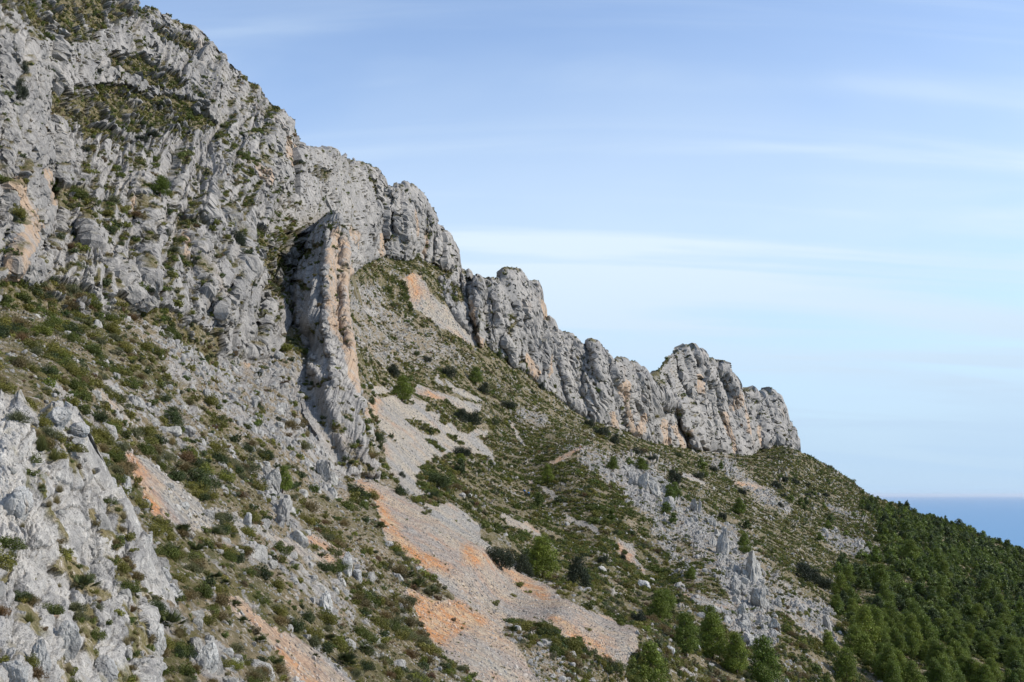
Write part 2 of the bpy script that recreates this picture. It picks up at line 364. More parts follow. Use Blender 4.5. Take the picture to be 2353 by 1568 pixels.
def disp_cliff(P, t, mk, lean, px, py, S=1.0, ribs=1.0, els=.36):
    """ribs, flutes and cracks that run up the wall; wavelengths in metres at the wall's own distance"""
    m = t/F; u = px+lean*py; v = py
    wq = np.stack([px/90., py/110., 0*px], -1); k_ = 44 if els > .18 else 24; w1 = fbm(wq+3, 3)*k_; w2 = fbm(wq+51, 3)*k_
    d = 0; z = lean*7+S
    calm = np.clip(.85+fbm(np.stack([px/55., py/90., 0*px+z], -1), 3)*2.0, .30, 1.25)*(1-.45*mk[2])
    d = d+(ridged(np.stack([(u+w1*1.6)/150., (v*.35+w2)/150., 0*u+z], -1), 2)*.5)*(.20 if els > .18 else .0)*150*m
    for wl, el, am, kind in ((75, els*.7, .46, 'r'), (32, els*.8, .92, 'r'), (16, els*1.1, .55, 'c'), (9, els*1.2, .62, 'r'), (5.5, els*1.5, .60, 'n')):
        wl = wl*S
        q = np.stack([(u+w1)/wl, (v*el+w2*el)/wl, 0*u+z+wl], -1)
        if kind == 'r': h = ridged(q, 2, .5)*.5
        elif kind == 'c':
            f1, f2, r = cell(q); h = np.minimum(f2-f1, .4)*1.1+r*.7-.6
        else: h = fbm(q, 2, .6)
        d = d+h*am*wl*m*ribs*(calm if wl < 25*S else 1.)
    for wl, el, am in ((26, els*.7, .16), (12, els*.8, .22)):        # deep narrow joints
        n_ = np.abs(perlin(np.stack([(u+w1*.7)/(wl*S), (v*el)/(wl*S), 0*u+z+wl*3], -1))); d = d-np.exp(-n_/.07)*am*(2.2 if els < .3 else 1.4)*wl*S*m*calm
    rk = mk[3]
    g = fbm(P/6., 4)*1.2*np.clip(t/150., .1, 2)+fbm(P/1.5, 3)*.35*octs(t, 1.5)
    return d*(0.3+0.7*rk)+g*(1-rk)*.7, None
def disp_ground(P, t, mk, lean, px, py):
    rk = mk[3]; scr = mk[1]
    d = fbm(P/28., 3)*1.5*np.clip(t/120., .15, 1.6)
    g = fbm(P/3.5, 4, .6)*.5*octs(t, 3.5)+fbm(P/.7, 3, .6)*.13*octs(t, .7)
    m = t/F; w1 = fbm(np.stack([px/50., py/50., 0*px], -1), 3)*16
    b = 0
    for wl, el, am in ((34, .4, .20), (16, .42, .26), (8, .5, .28), (5, .6, .2)):
        f1, f2, r = cell(np.stack([(px+.15*py+w1)/wl, (py+w1)*el/wl, 0*px+wl], -1)); h = np.minimum(f2-f1, .45)/.45
        b = b+(np.sqrt(h)*(.35+r)-.45)*am*wl*m
    return d+g*(1-.65*scr)*(1-rk)+b*rk, None

# ---- painted regions (photo pixels at 2353 wide, carried onto the surface)
SCREE = [
 [(785,1062),(900,1130),(1000,1195),(1100,1262),(1300,1375),(1460,1450),(1466,1490),(1445,1545),(1400,1506),(1330,1482),(1250,1444),(1165,1425),(1150,1455),(1200,1500),(1245,1568),(1300,1700),(1170,1700),(1100,1568),(1060,1535),(1000,1490),(960,1440),(925,1370),(935,1352),(1000,1385),(1040,1385),(1010,1345),(950,1300),(890,1250),(850,1150),(785,1085)],
 [(460,1358),(500,1370),(554,1362),(621,1428),(705,1472),(800,1545),(900,1650),(900,1700),(740,1700),(700,1600),(640,1505),(571,1428),(487,1381)],
 [(275,1035),(336,1055),(436,1126),(497,1193),(477,1222),(430,1215),(403,1203),(356,1190),(302,1102)],
 ([(487,1172),(591,1219),(671,1262),(760,1305)], 7),
 [(847,884),(939,910),(1013,950),(1078,990),(1140,1054),(1084,1047),(1034,1040),(986,1062),(959,1118),(976,1138),(935,1152),(908,1108),(881,1057),(864,1023),(857,972),(844,925)],
 ([(966,892),(1040,922),(1095,940)], 10), ([(1006,874),(1055,900),(1101,921)], 7), ([(1013,955),(1060,985),(1110,1000)], 8),
 [(966,1162),(1034,1162),(1101,1206),(1110,1240),(1200,1300),(1300,1365),(1180,1312),(1060,1235),(990,1190)],
 [(951,626),(974,653),(997,687),(1031,713),(1071,745),(1110,795),(1075,790),(1014,756),(971,719),(945,707),(939,667),(925,640)],
 ([(1152,1192),(1200,1215),(1240,1240)], 8), ([(1298,1182),(1340,1205),(1372,1223)], 7), ([(1213,1108),(1260,1130),(1298,1155)], 5), ([(1179,972),(1190,1000),(1210,1026)], 4),
 ([(1267,1063),(1300,1047),(1338,1033)], 4), [(1420,1236),(1450,1250),(1490,1320),(1450,1290),(1425,1262)],
 ([(1780,1397),(1832,1432),(1891,1470)], 4), ([(1993,1318),(2014,1332)], 5), ([(2028,1375),(2090,1405),(2110,1420)], 3),
 ([(1530,1360),(1640,1400),(1690,1410)], 3), ([(705,1250),(760,1278),(790,1292)], 10), ([(1690,1110),(1750,1120)], 5), ([(1570,1090),(1620,1110)], 4), ([(1700,1500),(1740,1520)], 6),
 ([(220,900),(280,950),(330,1010)], 6), ([(560,760),(570,830)], 9), ([(540,1180),(560,1240)], 6), ([(1560,1545),(1620,1568)], 8),
]
ORANGE = [
 [(928,1352),(972,1372),(1026,1385),(1141,1437),(1060,1444),(1016,1487),(972,1461),(940,1420)],
 [(1072,1255),(1118,1281),(1101,1308),(1062,1290)],
 [(783,1062),(850,1149),(893,1247),(943,1295),(1023,1332),(1030,1312),(935,1250),(860,1130),(800,1075)],
 [(690,1235),(800,1285),(765,1318),(720,1280)], ([(640,1505),(700,1560),(760,1600)], 16),
 [(275,1035),(315,1060),(330,1120),(390,1190),(350,1190),(295,1110)], ([(1267,1063),(1338,1033)], 5), [(1415,1230),(1490,1320),(1450,1300),(1418,1262)],
 ([(860,925),(850,960)], 9), [(966,885),(1040,915),(1010,925),(960,905)], ([(945,635),(960,680)], 12), ([(1270,1420),(1330,1460),(1400,1500)], 10), ([(1690,1110),(1750,1120)], 6), ([(1560,1350),(1590,1380)], 6), ([(560,760),(575,840)], 16), ([(1690,1400),(1720,1410)], 5), ([(1130,1290),(1250,1370)],9),
]
KARST = [
 [(330,800),(400,770),(560,790),(700,830),(830,890),(868,1085),(800,1100),(735,1130),(640,1040),(560,1000),(470,920),(400,860)],
 [(1426,1060),(1500,1078),(1570,1140),(1640,1190),(1690,1240),(1620,1262),(1540,1240),(1500,1200),(1440,1150)],
 [(1632,1192),(1690,1215),(1740,1275),(1756,1340),(1775,1400),(1795,1475),(1760,1490),(1700,1480),(1690,1400),(1650,1300)],
 [(1811,1379),(1895,1386),(1916,1439),(1919,1500),(1864,1459),(1818,1414)], [(1880,1210),(1986,1243),(2032,1275),(2012,1292),(1951,1272),(1895,1250)],
 [(1574,1358),(1630,1378),(1727,1407),(1755,1456),(1730,1500),(1682,1467),(1654,1420),(1612,1404)],
 [(799,648),(871,655),(876,712),(813,710)], [(1165,935),(1230,945),(1262,972),(1225,975)], [(598,1060),(636,1062),(660,1142),(685,1245),(655,1245),(621,1215),(600,1142)],
 [(704,1010),(762,1015),(790,1102),(785,1150),(711,1129)], [(440,1475),(530,1480),(570,1568),(600,1700),(430,1700)], [(1600,1030),(1680,1060),(1740,1120),(1720,1130),(1640,1075)],
 [(1720,1100),(1800,1150),(1830,1180),(1790,1180),(1735,1140)], [(780,1270),(830,1290),(850,1340),(810,1345)], [(1540,1340),(1580,1350),(1600,1390)], [(1240,1400),(1250,1440)],
 [(1300,1020),(1350,1040),(1420,1100),(1400,1110),(1330,1060)], [(1880,1150),(1960,1180),(2000,1205),(1940,1190)], [(640,880),(700,860),(720,1000),(650,1000)], [(730,1370),(800,1440),(790,1450),(740,1400)],
 [(1480,1150),(1560,1260),(1620,1330),(1600,1340),(1520,1260)], [(200,1130),(300,1150),(380,1330),(420,1440),(330,1400),(240,1250)],
]
RUBBLE = [[(810,700),(900,720),(1040,790),(1090,850),(980,800),(900,790),(815,790)], [(200,850),(400,900),(560,1050),(420,1050),(250,920)], [(640,1240),(800,1350),(830,1450),(720,1400),(560,1290),(480,1230)],
 [(1150,1420),(1300,1500),(1380,1600),(1200,1600)], [(1560,1180),(1700,1280),(1820,1400),(1700,1400),(1600,1290)], [(1740,1290),(1800,1330),(1900,1400),(1800,1400)], [(280,700),(480,760),(420,800),(260,760)], [(1350,1020),(1550,1060),(1500,1180),(1390,1110)],
 [(850,760),(1030,800),(1000,850),(860,840)]]
BARE = []
ISLE = [([(935,966),(965,975),(1003,992)], 9), ([(1015,966),(1045,975),(1072,990)], 8), ([(980,935),(1012,955)], 7), [(959,1075),(985,1062),(1040,1060),(1050,1100),(1040,1135),(985,1138),(960,1120)], ([(858,975),(865,1000),(895,1020)], 9), ([(940,1150),(990,1160)], 6),
 ([(850,915),(900,912),(950,925)], 4), ([(985,1010),(1010,1030)], 4), ([(1030,1000),(1060,1020)], 5), ([(1405,1410),(1425,1440)], 5), ([(1010,870),(1040,905)], 5), ([(1000,885),(960,880)],5)]
def masks_ground(PX, PY, P):
    scr = regions(PX, PY, SCREE, 5., 1.); isl = regions(PX, PY, ISLE, 7., 6.); ragged = fbm(P/3.+77, 4, .7).reshape(PX.shape); scr = scr*(1-isl)*(ragged < .42)
    warmer = regions(PX, PY, [SCREE[0]], 4., 1.)*.24; ora = regions(PX, PY, ORANGE, 5., 2.)
    ka = regions(PX, PY, KARST, 13., 3.); rb = regions(PX, PY, RUBBLE, 20., 4.)
    n = fbm(P/7., 4, .65).reshape(PX.shape); n2 = fbm(P/2.2+9, 4, .65).reshape(PX.shape); n3 = fbm(P/30.+4, 3, .6).reshape(PX.shape)
    ka = sum(regions(PX+ox, PY+oy, KARST, 15., 3.) for ox, oy in ((0, 0), (10, 4), (-9, -5), (3, -9), (-4, 10)))/5.; rk = np.clip((n2*2.0+n*1.2+ka*.66+rb*.40+n3*.3-.42)*4, 0, 1)
    forest = inpoly(PX, PY, FOREST); rk = rk*np.where(forest, .25, 1.)
    rk = rk*(1-scr)
    veg = np.clip(.62+n*1.4+n3*.6-ka*.9-rb*.45, 0, 1)
    ora = sum(regions(PX+ox, PY+oy, ORANGE, 12., 2.) for ox, oy in ((0, 0), (9, 5), (-9, -4), (5, -6), (-4, 7)))/5.
    ora = np.clip(ora*np.where(PX < 820, .62, .85)+warmer+n*.5+n2*.3+np.clip(n3+n*.6-.1, 0, .4), 0, 1.)
    bk = (fbm(P/9.+31, 4, .6).reshape(PX.shape) > .33)*(1-scr)*.5
    return [veg.astype(np.float32)*(1-scr), scr, np.maximum(ora, bk*.0).astype(np.float32)*np.maximum(scr, .35), rk.astype(np.float32)]
FOREST = [(2005,1140),(2600,1300),(2600,1800),(1960,1800),(1975,1568),(1968,1456),(1916,1369),(1926,1310),(2003,1282),(2030,1212),(1990,1165)]
G_CTRL = [(800,540,520),(860,600,500),(950,640,520),(1000,690,530),(1050,740,540),(1000,640,560),(940,600,545),(1060,660,590),(1160,830,575),(1260,900,620),(1600,1040,900),(-200,900,36),(-200,600,110),(0,900,42),(0,660,105),(120,690,115),(250,700,130),(400,740,150),(560,800,178),(150,800,72),(300,850,90),(450,900,112),(600,950,138),(750,1000,158),(850,1095,162),(785,1068,158),
 (250,1000,54),(400,1050,69),(550,1100,84),(700,1180,98),(850,1250,108),(0,1100,29),(0,1568,15),(200,1568,19),(400,1568,25),(600,1568,34),(800,1568,48),(1000,1568,66),(1100,1568,75),(400,1300,40),(600,1300,58),(800,1400,72),(250,1250,33),(100,1350,23),
 (925,1370,96),(1000,1480,84),(1000,1200,148),(1100,1262,144),(1300,1375,137),(1460,1450,134),(1160,1430,113),(1450,1568,114),(1250,1568,94),(1100,1700,62),(1450,1700,92),(600,1700,28),(0,1700,12),(-200,1300,20),(-200,1700,11),
 (900,1000,235),(1000,1120,212),(1100,1210,190),(1200,1290,182),(1300,1335,180),(1460,1415,172),(1560,1568,132),(1700,1568,155),(1700,1450,200),
 (1050,950,380),(1215,1128,320),(1335,1030,400),(860,640,480),(900,590,540),(820,700,420),(860,880,310),(1000,850,430),(1100,800,540),(1200,860,590),(1350,960,690),(1500,1010,840),(1300,1170,290),(1400,1230,262),(1540,1085,480),(1450,1070,430),
 (1600,1200,330),(1700,1280,290),(1800,1380,250),(1900,1460,230),(1960,1568,205),(2150,1568,240),(2353,1568,290),(2353,1400,520),(2353,1310,830),(2353,1268,1030),(2200,1208,1050),(2000,1140,1130),(1830,1035,1130),(1700,1050,1030),(1850,1150,800),(2000,1250,640),
 (2100,1350,460),(1950,1340,410),(1750,1150,620),(2200,1450,370),(2550,1340,1000),(2550,1500,430),(2550,1700,280),(1900,1700,170),(720,480,330),(640,650,240),(700,800,190),(550,600,230),(600,500,300),(200,600,150)]
G_TOP = [(-200,560),(100,600),(400,620),(560,560),(640,440),(720,430),(800,520),(860,575),(900,578),(1040,598),(1100,650),(1180,760),(1250,800),(1350,880),(1500,960),(1600,990),(1700,1015),(1760,1015),(1825,1036),(1860,1048),(1900,1071),(1940,1092),(1985,1128),(2010,1146),(2060,1160),(2110,1182),(2180,1203),(2250,1230),(2353,1270),(2550,1335)]
slope = build_sheet('mountain_slope', G_TOP, [(-200,1700),(2550,1700)], -200, 2550, 2.4, G_CTRL, disp_ground, masks_ground, M_GROUND, jag=0, curl=(500., .55), lam=2e-4, imin=1/1300.)

# ---- cliffs
def mk_cliff(vegp=(), orap=(), base_rock=1.0, vn=.42, seed=0., scp=()):
    def f(PX, PY, P):
        v = regions(PX, PY, vegp, 16., 11.+seed) if vegp else np.zeros(PX.shape, np.float32)
        o = regions(PX, PY, orap, 5., 12.+seed) if orap else np.zeros(PX.shape, np.float32)
        s = regions(PX, PY, scp, 5., 13.+seed) if scp else np.zeros(PX.shape, np.float32)
        n = fbm(P/8.+seed, 4, .65).reshape(PX.shape); n3 = fbm(P/25.+seed+4, 3, .6).reshape(PX.shape)
        n4 = fbm(P/2.6+seed, 4, .7).reshape(PX.shape); rk = np.clip((.95-v*.72+n*.9+n4*1.5-.45)*5, 0, 1)*np.clip((vn-(n*.7+n3*.5))*6, 0, 1); rk = rk*(1-s)
        return [np.clip(.75+n, 0, 1).astype(np.float32)*(1-s), s.astype(np.float32), (o*.95+np.clip((n3-.28)*2, 0, .3)).clip(0, 1).astype(np.float32), rk.astype(np.float32)]
    return f
def R(name, top, bot, x0, x1, ctrl, lean, orap=(), vegp=(), S=1., rr=26, rm=14, relief=(), step=1.9, curl=(45., .3), vn=.42, seed=0., ribs=1., scp=(), side=(14, 14, 60.), sink=26., el=.13, bias=2.2, ledge=.72, relk=.62, jag=3., sm=36):
    return build_sheet(name, top, bot, x0, x1, step, ctrl, lambda P, t, m, l, x, y: disp_cliff(P, t, m, l, x, y, S, ribs, el), mk_cliff(vegp, orap, vn=vn, seed=seed, scp=scp), M_CLIFF, curl=curl, roundr=rr, roundm=rm, relief=relief, lean=lean, lam=1e-4, imin=1/1500., ground=slope.ev, toward=.5, side=side, sink=sink, bias=bias, ledge=ledge, relk=relk, jag=jag, sm=sm)
sheets = []
# the long wall on the left
LV = [[(91,219),(219,190),(328,215),(456,233),(500,292),(420,330),(328,321),(219,299),(146,292),(102,255)], [(-200,-330),(219,-60),(330,30),(240,70),(182,109),(109,91),(36,47),(-100,-30)], [(223,128),(290,125),(400,180),(430,215),(330,205),(250,160)],
      [(91,419),(200,440),(200,492),(110,492)], [(160,290),(260,320),(300,350),(230,345),(170,320)], [(380,480),(470,520),(480,545),(400,520)], [(560,520),(620,540),(700,540),(690,600),(640,680),(600,740),(570,760),(600,660)], [(95,190),(150,230),(120,300),(95,270)], [(330,60),(430,100),(440,130),(350,110)],
      [(-200,600),(0,640),(150,660),(330,700),(500,770),(500,900),(-200,900)], [(690,500),(740,510),(720,540),(690,580),(660,600)]]
LO = [([(665,350),(690,420),(705,470)], 9), ([(640,330),(650,380)], 8), ([(712,420),(700,500)], 8), ([(20,430),(60,520),(40,600),(10,660)], 16), ([(90,400),(100,470)], 8), ([(585,400),(600,430)], 10), ([(295,470),(300,500)], 9), ([(415,550),(420,600)], 7), ([(730,560),(745,600)], 5)]
LREL = [([(110,60),(95,230),(115,420),(105,560)], 30, 14, True),            # recess right of the left buttress
        ([(30,120),(40,330),(50,600)], 60, -13, True),
        ([(447,150),(445,195)], 9, 10, False), ([(505,205),(502,240)], 7, 8, False), ([(540,190),(545,260)], 10, 9, False), ([(400,350),(378,425)], 13, 14, False), ([(485,430),(470,510)], 9, 9, False),
        ([(320,430),(350,540),(345,640)], 34, -10, True), ([(395,440),(410,500)], 22, 8, True), ([(520,500),(560,560),(575,620)], 20, -8, True), ([(570,500),(545,590)], 10, 8, True),
        ([(600,560),(560,640),(500,740)], 18, -6, True), ([(640,600),(600,700),(570,790)], 30, 16, True), ([(620,330),(660,430),(690,500)], 26, -10, True), ([(250,200),(400,270),(480,300)], 60, 10, True), ([(300,420),(315,500)], 12, 5, True),
        ([(200,520),(260,620),(330,700)], 24, -8, True), ([(450,560),(470,640),(520,730)], 22, -9, True), ([(560,300),(600,380)], 20, -6, True), ([(150,350),(180,430)], 20, 7, True), ([(180,450),(210,560)], 20, -7, True)]
L_CTRL = [(-200,-330,230),(0,-170,250),(270,0,285),(500,135,330),(600,230,350),(692,350,352),(720,450,335),(0,100,165),(0,350,130),(0,650,98),(-200,300,120),(-200,640,96),(150,300,190),(300,300,225),(450,300,260),(600,400,270),(650,520,255),(400,500,185),(250,500,160),(120,690,106),(250,705,120),(400,740,140),(480,770,155),(560,810,168),(600,700,190),(640,640,225),(700,560,262),(722,520,300),(150,560,135),(500,650,172)]
L = R('cliff_wall', [(-200,-330),(0,-170),(130,-80),(270,-2),(300,12),(330,30),(365,52),(400,68),(430,82),(452,97),(480,120),(500,136),(515,150),(530,166),(548,174),(562,181),(576,193),(588,212),(600,231),(615,250),(630,272),(650,296),(665,312),(680,332),(690,350),(698,372),(706,395),(712,412),(719,440),(723,475)],
      [(-200,720),(0,730),(250,770),(400,800),(480,840),(570,860),(620,850),(650,780),(680,700),(700,640),(723,560)], -200, 723, L_CTRL, .30, LO, LV, S=1., rr=30, rm=14, relief=LREL, step=2.1, curl=(90., .25), vn=.40, side=(0, 0, 0), sink=45., el=.20, bias=1.5, ledge=.68, relk=.65)
sheets.append(L)
# the blade wall with the orange face: rows, (y, x) edges
FIN_L = [(488,752),(520,724),(560,698),(600,684),(650,660),(700,648),(760,650),(810,660),(850,668),(920,680),(1000,700),(1110,740)]
FIN_R = [(488,772),(500,784),(530,793),(560,797),(640,797),(700,798),(750,804),(800,812),(850,819),(880,822),(905,822),(925,832),(960,845),(1010,852),(1050,862),(1110,872)]
F_CTRL = [(770,490,262),(700,580,262),(668,650,246),(655,700,238),(652,760,232),(690,840,200),(712,650,214),(712,740,196),(700,850,186),(760,560,232),(797,560,238),(797,700,212),(750,700,203),(822,880,178),(780,880,172),(870,1100,158),(790,1100,152),(730,930,160)]
fin = build_sheet('blade_wall', FIN_L, FIN_R, 488, 1110, 1.5, F_CTRL, lambda P, t, m, l, x, y: disp_cliff(P, t, m, l, x, y, .55, .75, .14),
      mk_cliff([([(668,650),(715,660)], 7), ([(700,590),(740,560)], 8), ([(830,950),(870,1080)], 6)], [[(757,545),(775,520),(797,560),(799,700),(806,760),(822,850),(824,905),(815,905),(795,850),(775,780),(752,760),(748,640)], ([(842,940),(840,970)], 6)], vn=.5, seed=3.), M_CLIFF,
      curl=(9., .0), roundr=6, roundm=4, lean=.28, rows=True, ground=slope.ev, toward=.5, relief=[([(752,520),(748,640),(752,760),(770,880)], 9, -4, True), ([(775,560),(775,680),(785,800)], 22, 5, True), ([(690,640),(680,740),(720,850)], 14, -5, True), ([(665,670),(660,760)], 12, 5, True), ([(770,640),(772,760)], 8, 2.5, True)], lam=1e-5)
sheets.append(fin)
R6 = R('cliff_shoulder', [(670,352),(692,350),(715,350),(740,352),(765,353),(790,358),(812,370),(835,380),(850,386),(866,400),(873,412),(878,435),(882,470),(884,600)], [(670,650),(790,655),(810,640),(830,625),(884,600)], 670, 884,
       [(680,350,470),(790,355,500),(870,400,505),(880,470,490),(880,600,470),(800,640,430),(700,640,400),(760,500,445)], .2, [([(800,520),(812,570)], 5), ([(868,540),(866,590)], 5), ([(792,600),(797,640)],5)], [[(700,385),(760,390),(740,420),(710,410)], ([(850,400),(858,470)], 7)], relief=[([(800,470),(815,560),(810,640)], 14, -7, True), ([(860,400),(850,520)], 12, 6, True), ([(760,420),(790,500)], 14, -6, True)], sm=9, seed=6., vn=.5, S=.85, relk=1.)
R5 = R('alcove_cliff', [(876,452),(884,441),(895,434),(902,429),(904,422),(907,422),(909,430),(918,434),(927,426),(935,424),(945,430),(955,441),(968,458),(985,478),(998,500),(1006,515),(1012,528),(1014,545),(1016,612)], [(876,625),(900,612),(950,618),(1000,628),(1016,630)], 876, 1016,
       [(880,450,560),(930,425,575),(1010,530,575),(1013,610,560),(880,610,540),(950,600,545),(950,500,552)], .1, [([(978,535),(975,590)], 7), ([(945,490),(950,540)], 6)], relief=[([(935,470),(928,560)], 8, -8, True), ([(970,500),(972,560),(965,600)], 20, 14, True), ([(948,480),(942,560),(935,600)], 9, 7, True), ([(1003,520),(1005,600)], 8, -5, True), ([(895,450),(890,520),(885,600)], 16, 6, True), ([(905,440),(910,530)], 8, -5, True)], seed=9., vn=.55, rr=12, rm=8, S=.8, relk=1.)
R5b = R('rock_pinnacle_wall', [(1006,580),(1010,560),(1015,548),(1021,543),(1030,548),(1037,560),(1041,580),(1042,612)], [(1006,640),(1042,645)], 1006, 1042, [(1006,560,560),(1042,560,562),(1024,545,556),(1006,640,545),(1042,640,550),(1024,600,540)], .05, seed=10., rr=14, rm=10, curl=(18., .1), S=.7, vn=.6)
R4 = R('jagged_fins', [(1000,640),(1020,645),(1035,628),(1043,617),(1053,619),(1060,616),(1066,626),(1075,625),(1080,643),(1088,638),(1098,640),(1104,652),(1110,664),(1115,690),(1116,830)], [(1000,690),(1025,720),(1060,765),(1090,800),(1116,830)], 1000, 1116,
       [(1000,640,585),(1060,617,600),(1110,665,600),(1113,800,570),(1060,740,555),(1020,690,560),(1080,700,575)], -.1, [([(1085,700),(1092,760),(1105,810)], 8)], [[(1035,650),(1060,660),(1060,700),(1030,680)]], relief=[([(1078,640),(1075,700),(1085,770)], 9, 12, False), ([(1055,625),(1062,680),(1070,740)], 10, 8, True), ([(1095,650),(1100,740),(1110,800)], 12, -8, True)], seed=12., S=.65, rr=10, rm=8, vn=.5, jag=5., relk=1.)
R3 = R('rounded_tower', [(1106,672),(1110,658),(1118,650),(1130,643),(1142,638),(1150,631),(1165,628),(1180,626),(1195,630),(1206,636),(1218,648),(1228,660),(1238,680),(1244,698),(1247,715),(1250,740),(1254,775),(1270,800)], [(1106,810),(1130,830),(1200,870),(1270,925)], 1106, 1268,
       [(1110,660,640),(1180,626,655),(1247,715,660),(1265,800,650),(1265,900,620),(1150,820,590),(1110,790,588),(1180,750,610),(1210,860,600)], -.25, [([(1244,690),(1247,740)], 4), ([(1205,820),(1225,865)], 7), ([(1258,820),(1262,890)], 3), ([(1100,740),(1112,800)], 5)], [([(1178,740),(1165,770)], 6), ([(1185,770),(1200,840)],3)], relief=[([(1165,770),(1175,700),(1200,760)], 10, 8, True), ([(1170,740),(1165,790),(1180,840)], 14, -9, True), ([(1210,700),(1240,800),(1262,890)], 12, -8, True), ([(1245,740),(1240,830),(1250,880)], 9, 10, False), ([(1112,690),(1118,800)], 7, 5, True), ([(1140,660),(1135,800)], 12, -4, True)], seed=15., S=.75, vn=.5, rr=18, rm=12, relk=.95)
R2 = R('saw_toothed_ridge', [(1238,745),(1252,741),(1262,741),(1268,752),(1276,766),(1290,764),(1300,772),(1312,773),(1322,782),(1335,800),(1345,804),(1355,796),(1362,789),(1372,798),(1385,813),(1397,822),(1405,833),(1418,832),(1424,838),(1432,835),(1440,842),(1448,838),(1458,842),(1466,850),(1476,862),(1484,878),(1492,888),(1502,900),(1515,930)], [(1238,905),(1260,920),(1300,950),(1350,985),(1400,1005),(1440,1012),(1480,1030),(1515,1040)], 1238, 1515,
       [(1240,740,690),(1300,770,720),(1365,790,750),(1440,840,790),(1500,900,840),(1515,1020,835),(1440,1000,750),(1350,965,690),(1260,900,640),(1300,860,680),(1400,920,730)], -.35, [([(1425,890),(1435,940),(1450,985)], 8), ([(1470,960),(1465,990)], 7), ([(1400,950),(1410,985)], 5)], relief=[([(1390,830),(1400,900),(1430,985)], 8, 12, True), ([(1410,840),(1440,930),(1460,1000)], 11, -12, True), ([(1350,810),(1330,900),(1340,960)], 26, 8, True), ([(1450,850),(1455,920),(1460,985)], 8, 10, True), ([(1475,870),(1485,960)], 12, -9, True), ([(1275,770),(1290,850),(1330,950)], 10, -7, True), ([(1310,790),(1300,850),(1330,920)], 9, 8, True), ([(1365,800),(1375,870)], 10, -6, True)], seed=18., S=.8, rr=10, rm=8, vn=.5, jag=5., relk=.95)
R1 = R('great_crag', [(1464,912),(1476,898),(1488,887),(1500,876),(1512,862),(1518,846),(1529,828),(1543,816),(1558,809),(1575,806),(1590,806),(1603,812),(1613,822),(1625,835),(1638,832),(1650,834),(1662,840),(1672,856),(1682,866),(1690,882),(1697,900),(1708,910),(1716,903),(1728,908),(1738,922),(1745,914),(1757,909),(1768,911),(1776,917),(1784,928),(1793,945),(1799,965),(1803,976),(1812,980),(1820,992),(1827,1010),(1830,1040)],
       [(1464,1030),(1520,1035),(1560,1052),(1610,1050),(1650,1055),(1690,1075),(1715,1075),(1735,1050),(1770,1035),(1830,1045)], 1464, 1830,
       [(1480,905,960),(1585,805,1020),(1690,880,1060),(1760,910,1110),(1825,1000,1130),(1828,1040,1100),(1740,1030,1010),(1700,1060,970),(1600,1040,910),(1520,1020,870),(1560,920,950),(1650,950,1000)], -.25,
       [([(1515,980),(1525,1030)], 10), ([(1545,985),(1560,1035)], 9), ([(1585,990),(1588,1030)], 3), ([(1655,955),(1672,1000),(1680,1040)], 7), ([(1690,900),(1680,940)], 7), ([(1735,985),(1740,1020)], 4), ([(1700,940),(1710,1000)], 6), ([(1595,870),(1600,900)], 7)], [([(1595,870),(1625,880),(1620,900)], 5)],
       relief=[([(1512,908),(1560,935),(1598,1000),(1600,1035)], 30, -50, True), ([(1500,930),(1508,985)], 7, 10, True), ([(1546,830),(1566,886),(1602,935),(1618,990),(1625,1030)], 9, 13, False), ([(1617,830),(1649,906),(1668,965),(1698,1050)], 15, -9, True), ([(1655,842),(1684,906),(1700,980),(1705,1050)], 13, -8, True),
        ([(1590,830),(1610,900),(1640,1000)], 12, 9, True), ([(1640,840),(1662,900),(1685,990)], 5, 10, False), ([(1533,840),(1550,900)], 12, -8, True), ([(1715,910),(1720,1000)], 14, -8, True), ([(1735,925),(1745,1030)], 8, 10, True), ([(1770,920),(1785,1020)], 14, -8, True), ([(1803,978),(1808,1035)], 4, 10, False), ([(1565,920),(1540,980),(1530,1030)], 12, -12, True)], seed=21., S=.95, rr=16, rm=18, vn=.6, relk=1.1, sm=70)
sheets += [R6, R5, R5b, R4, R3, R2, R1]
# ---- foreground outcrop
def disp_fg(P, t, mk, lean, px, py):
    m = t/F; w1 = fbm(np.stack([px/60., py/60., 0*px+2], -1), 4)*34; d = 0
    for wl, el, am in ((110, .40, .42), (44, .42, .40), (18, .5, .26), (8, .5, .20)):
        f1, f2, r = cell(np.stack([(px-.1*py+w1)/wl, (py+w1)*el/wl, 0*px+wl], -1)); h = np.minimum(f2-f1, .36)/.36
        d = d+(np.sqrt(h)*(.5+.2*r)+r*.6-.7)*am*wl*m
    for wl, el, am in ((60, .45, .10), (24, .6, .13), (11, .5, .12)):
        n_ = np.abs(perlin(np.stack([(px-.15*py+w1*.5)/wl, (py*el+w1*.3)/wl, 0*px+wl*3], -1))); d = d-np.exp(-n_/.05)*am*2*wl*m
    d = d+fbm(np.stack([px/24., py/50., 0*px], -1), 4, .6)*8*m+ridged(np.stack([px/11., py/30., 0*px], -1), 2)*2.2*m
    return d*(.3+.7*mk[3]), None
FG_TOP = [(-200,850),(0,884),(22,902),(45,893),(66,915),(80,942),(100,950),(118,940),(140,936),(165,955),(182,985),(192,1000),(198,1040),(212,1075),(222,1095),(230,1130),(262,1120),(290,1160),(296,1210),(330,1235),(345,1290),(360,1400),(380,1560)]
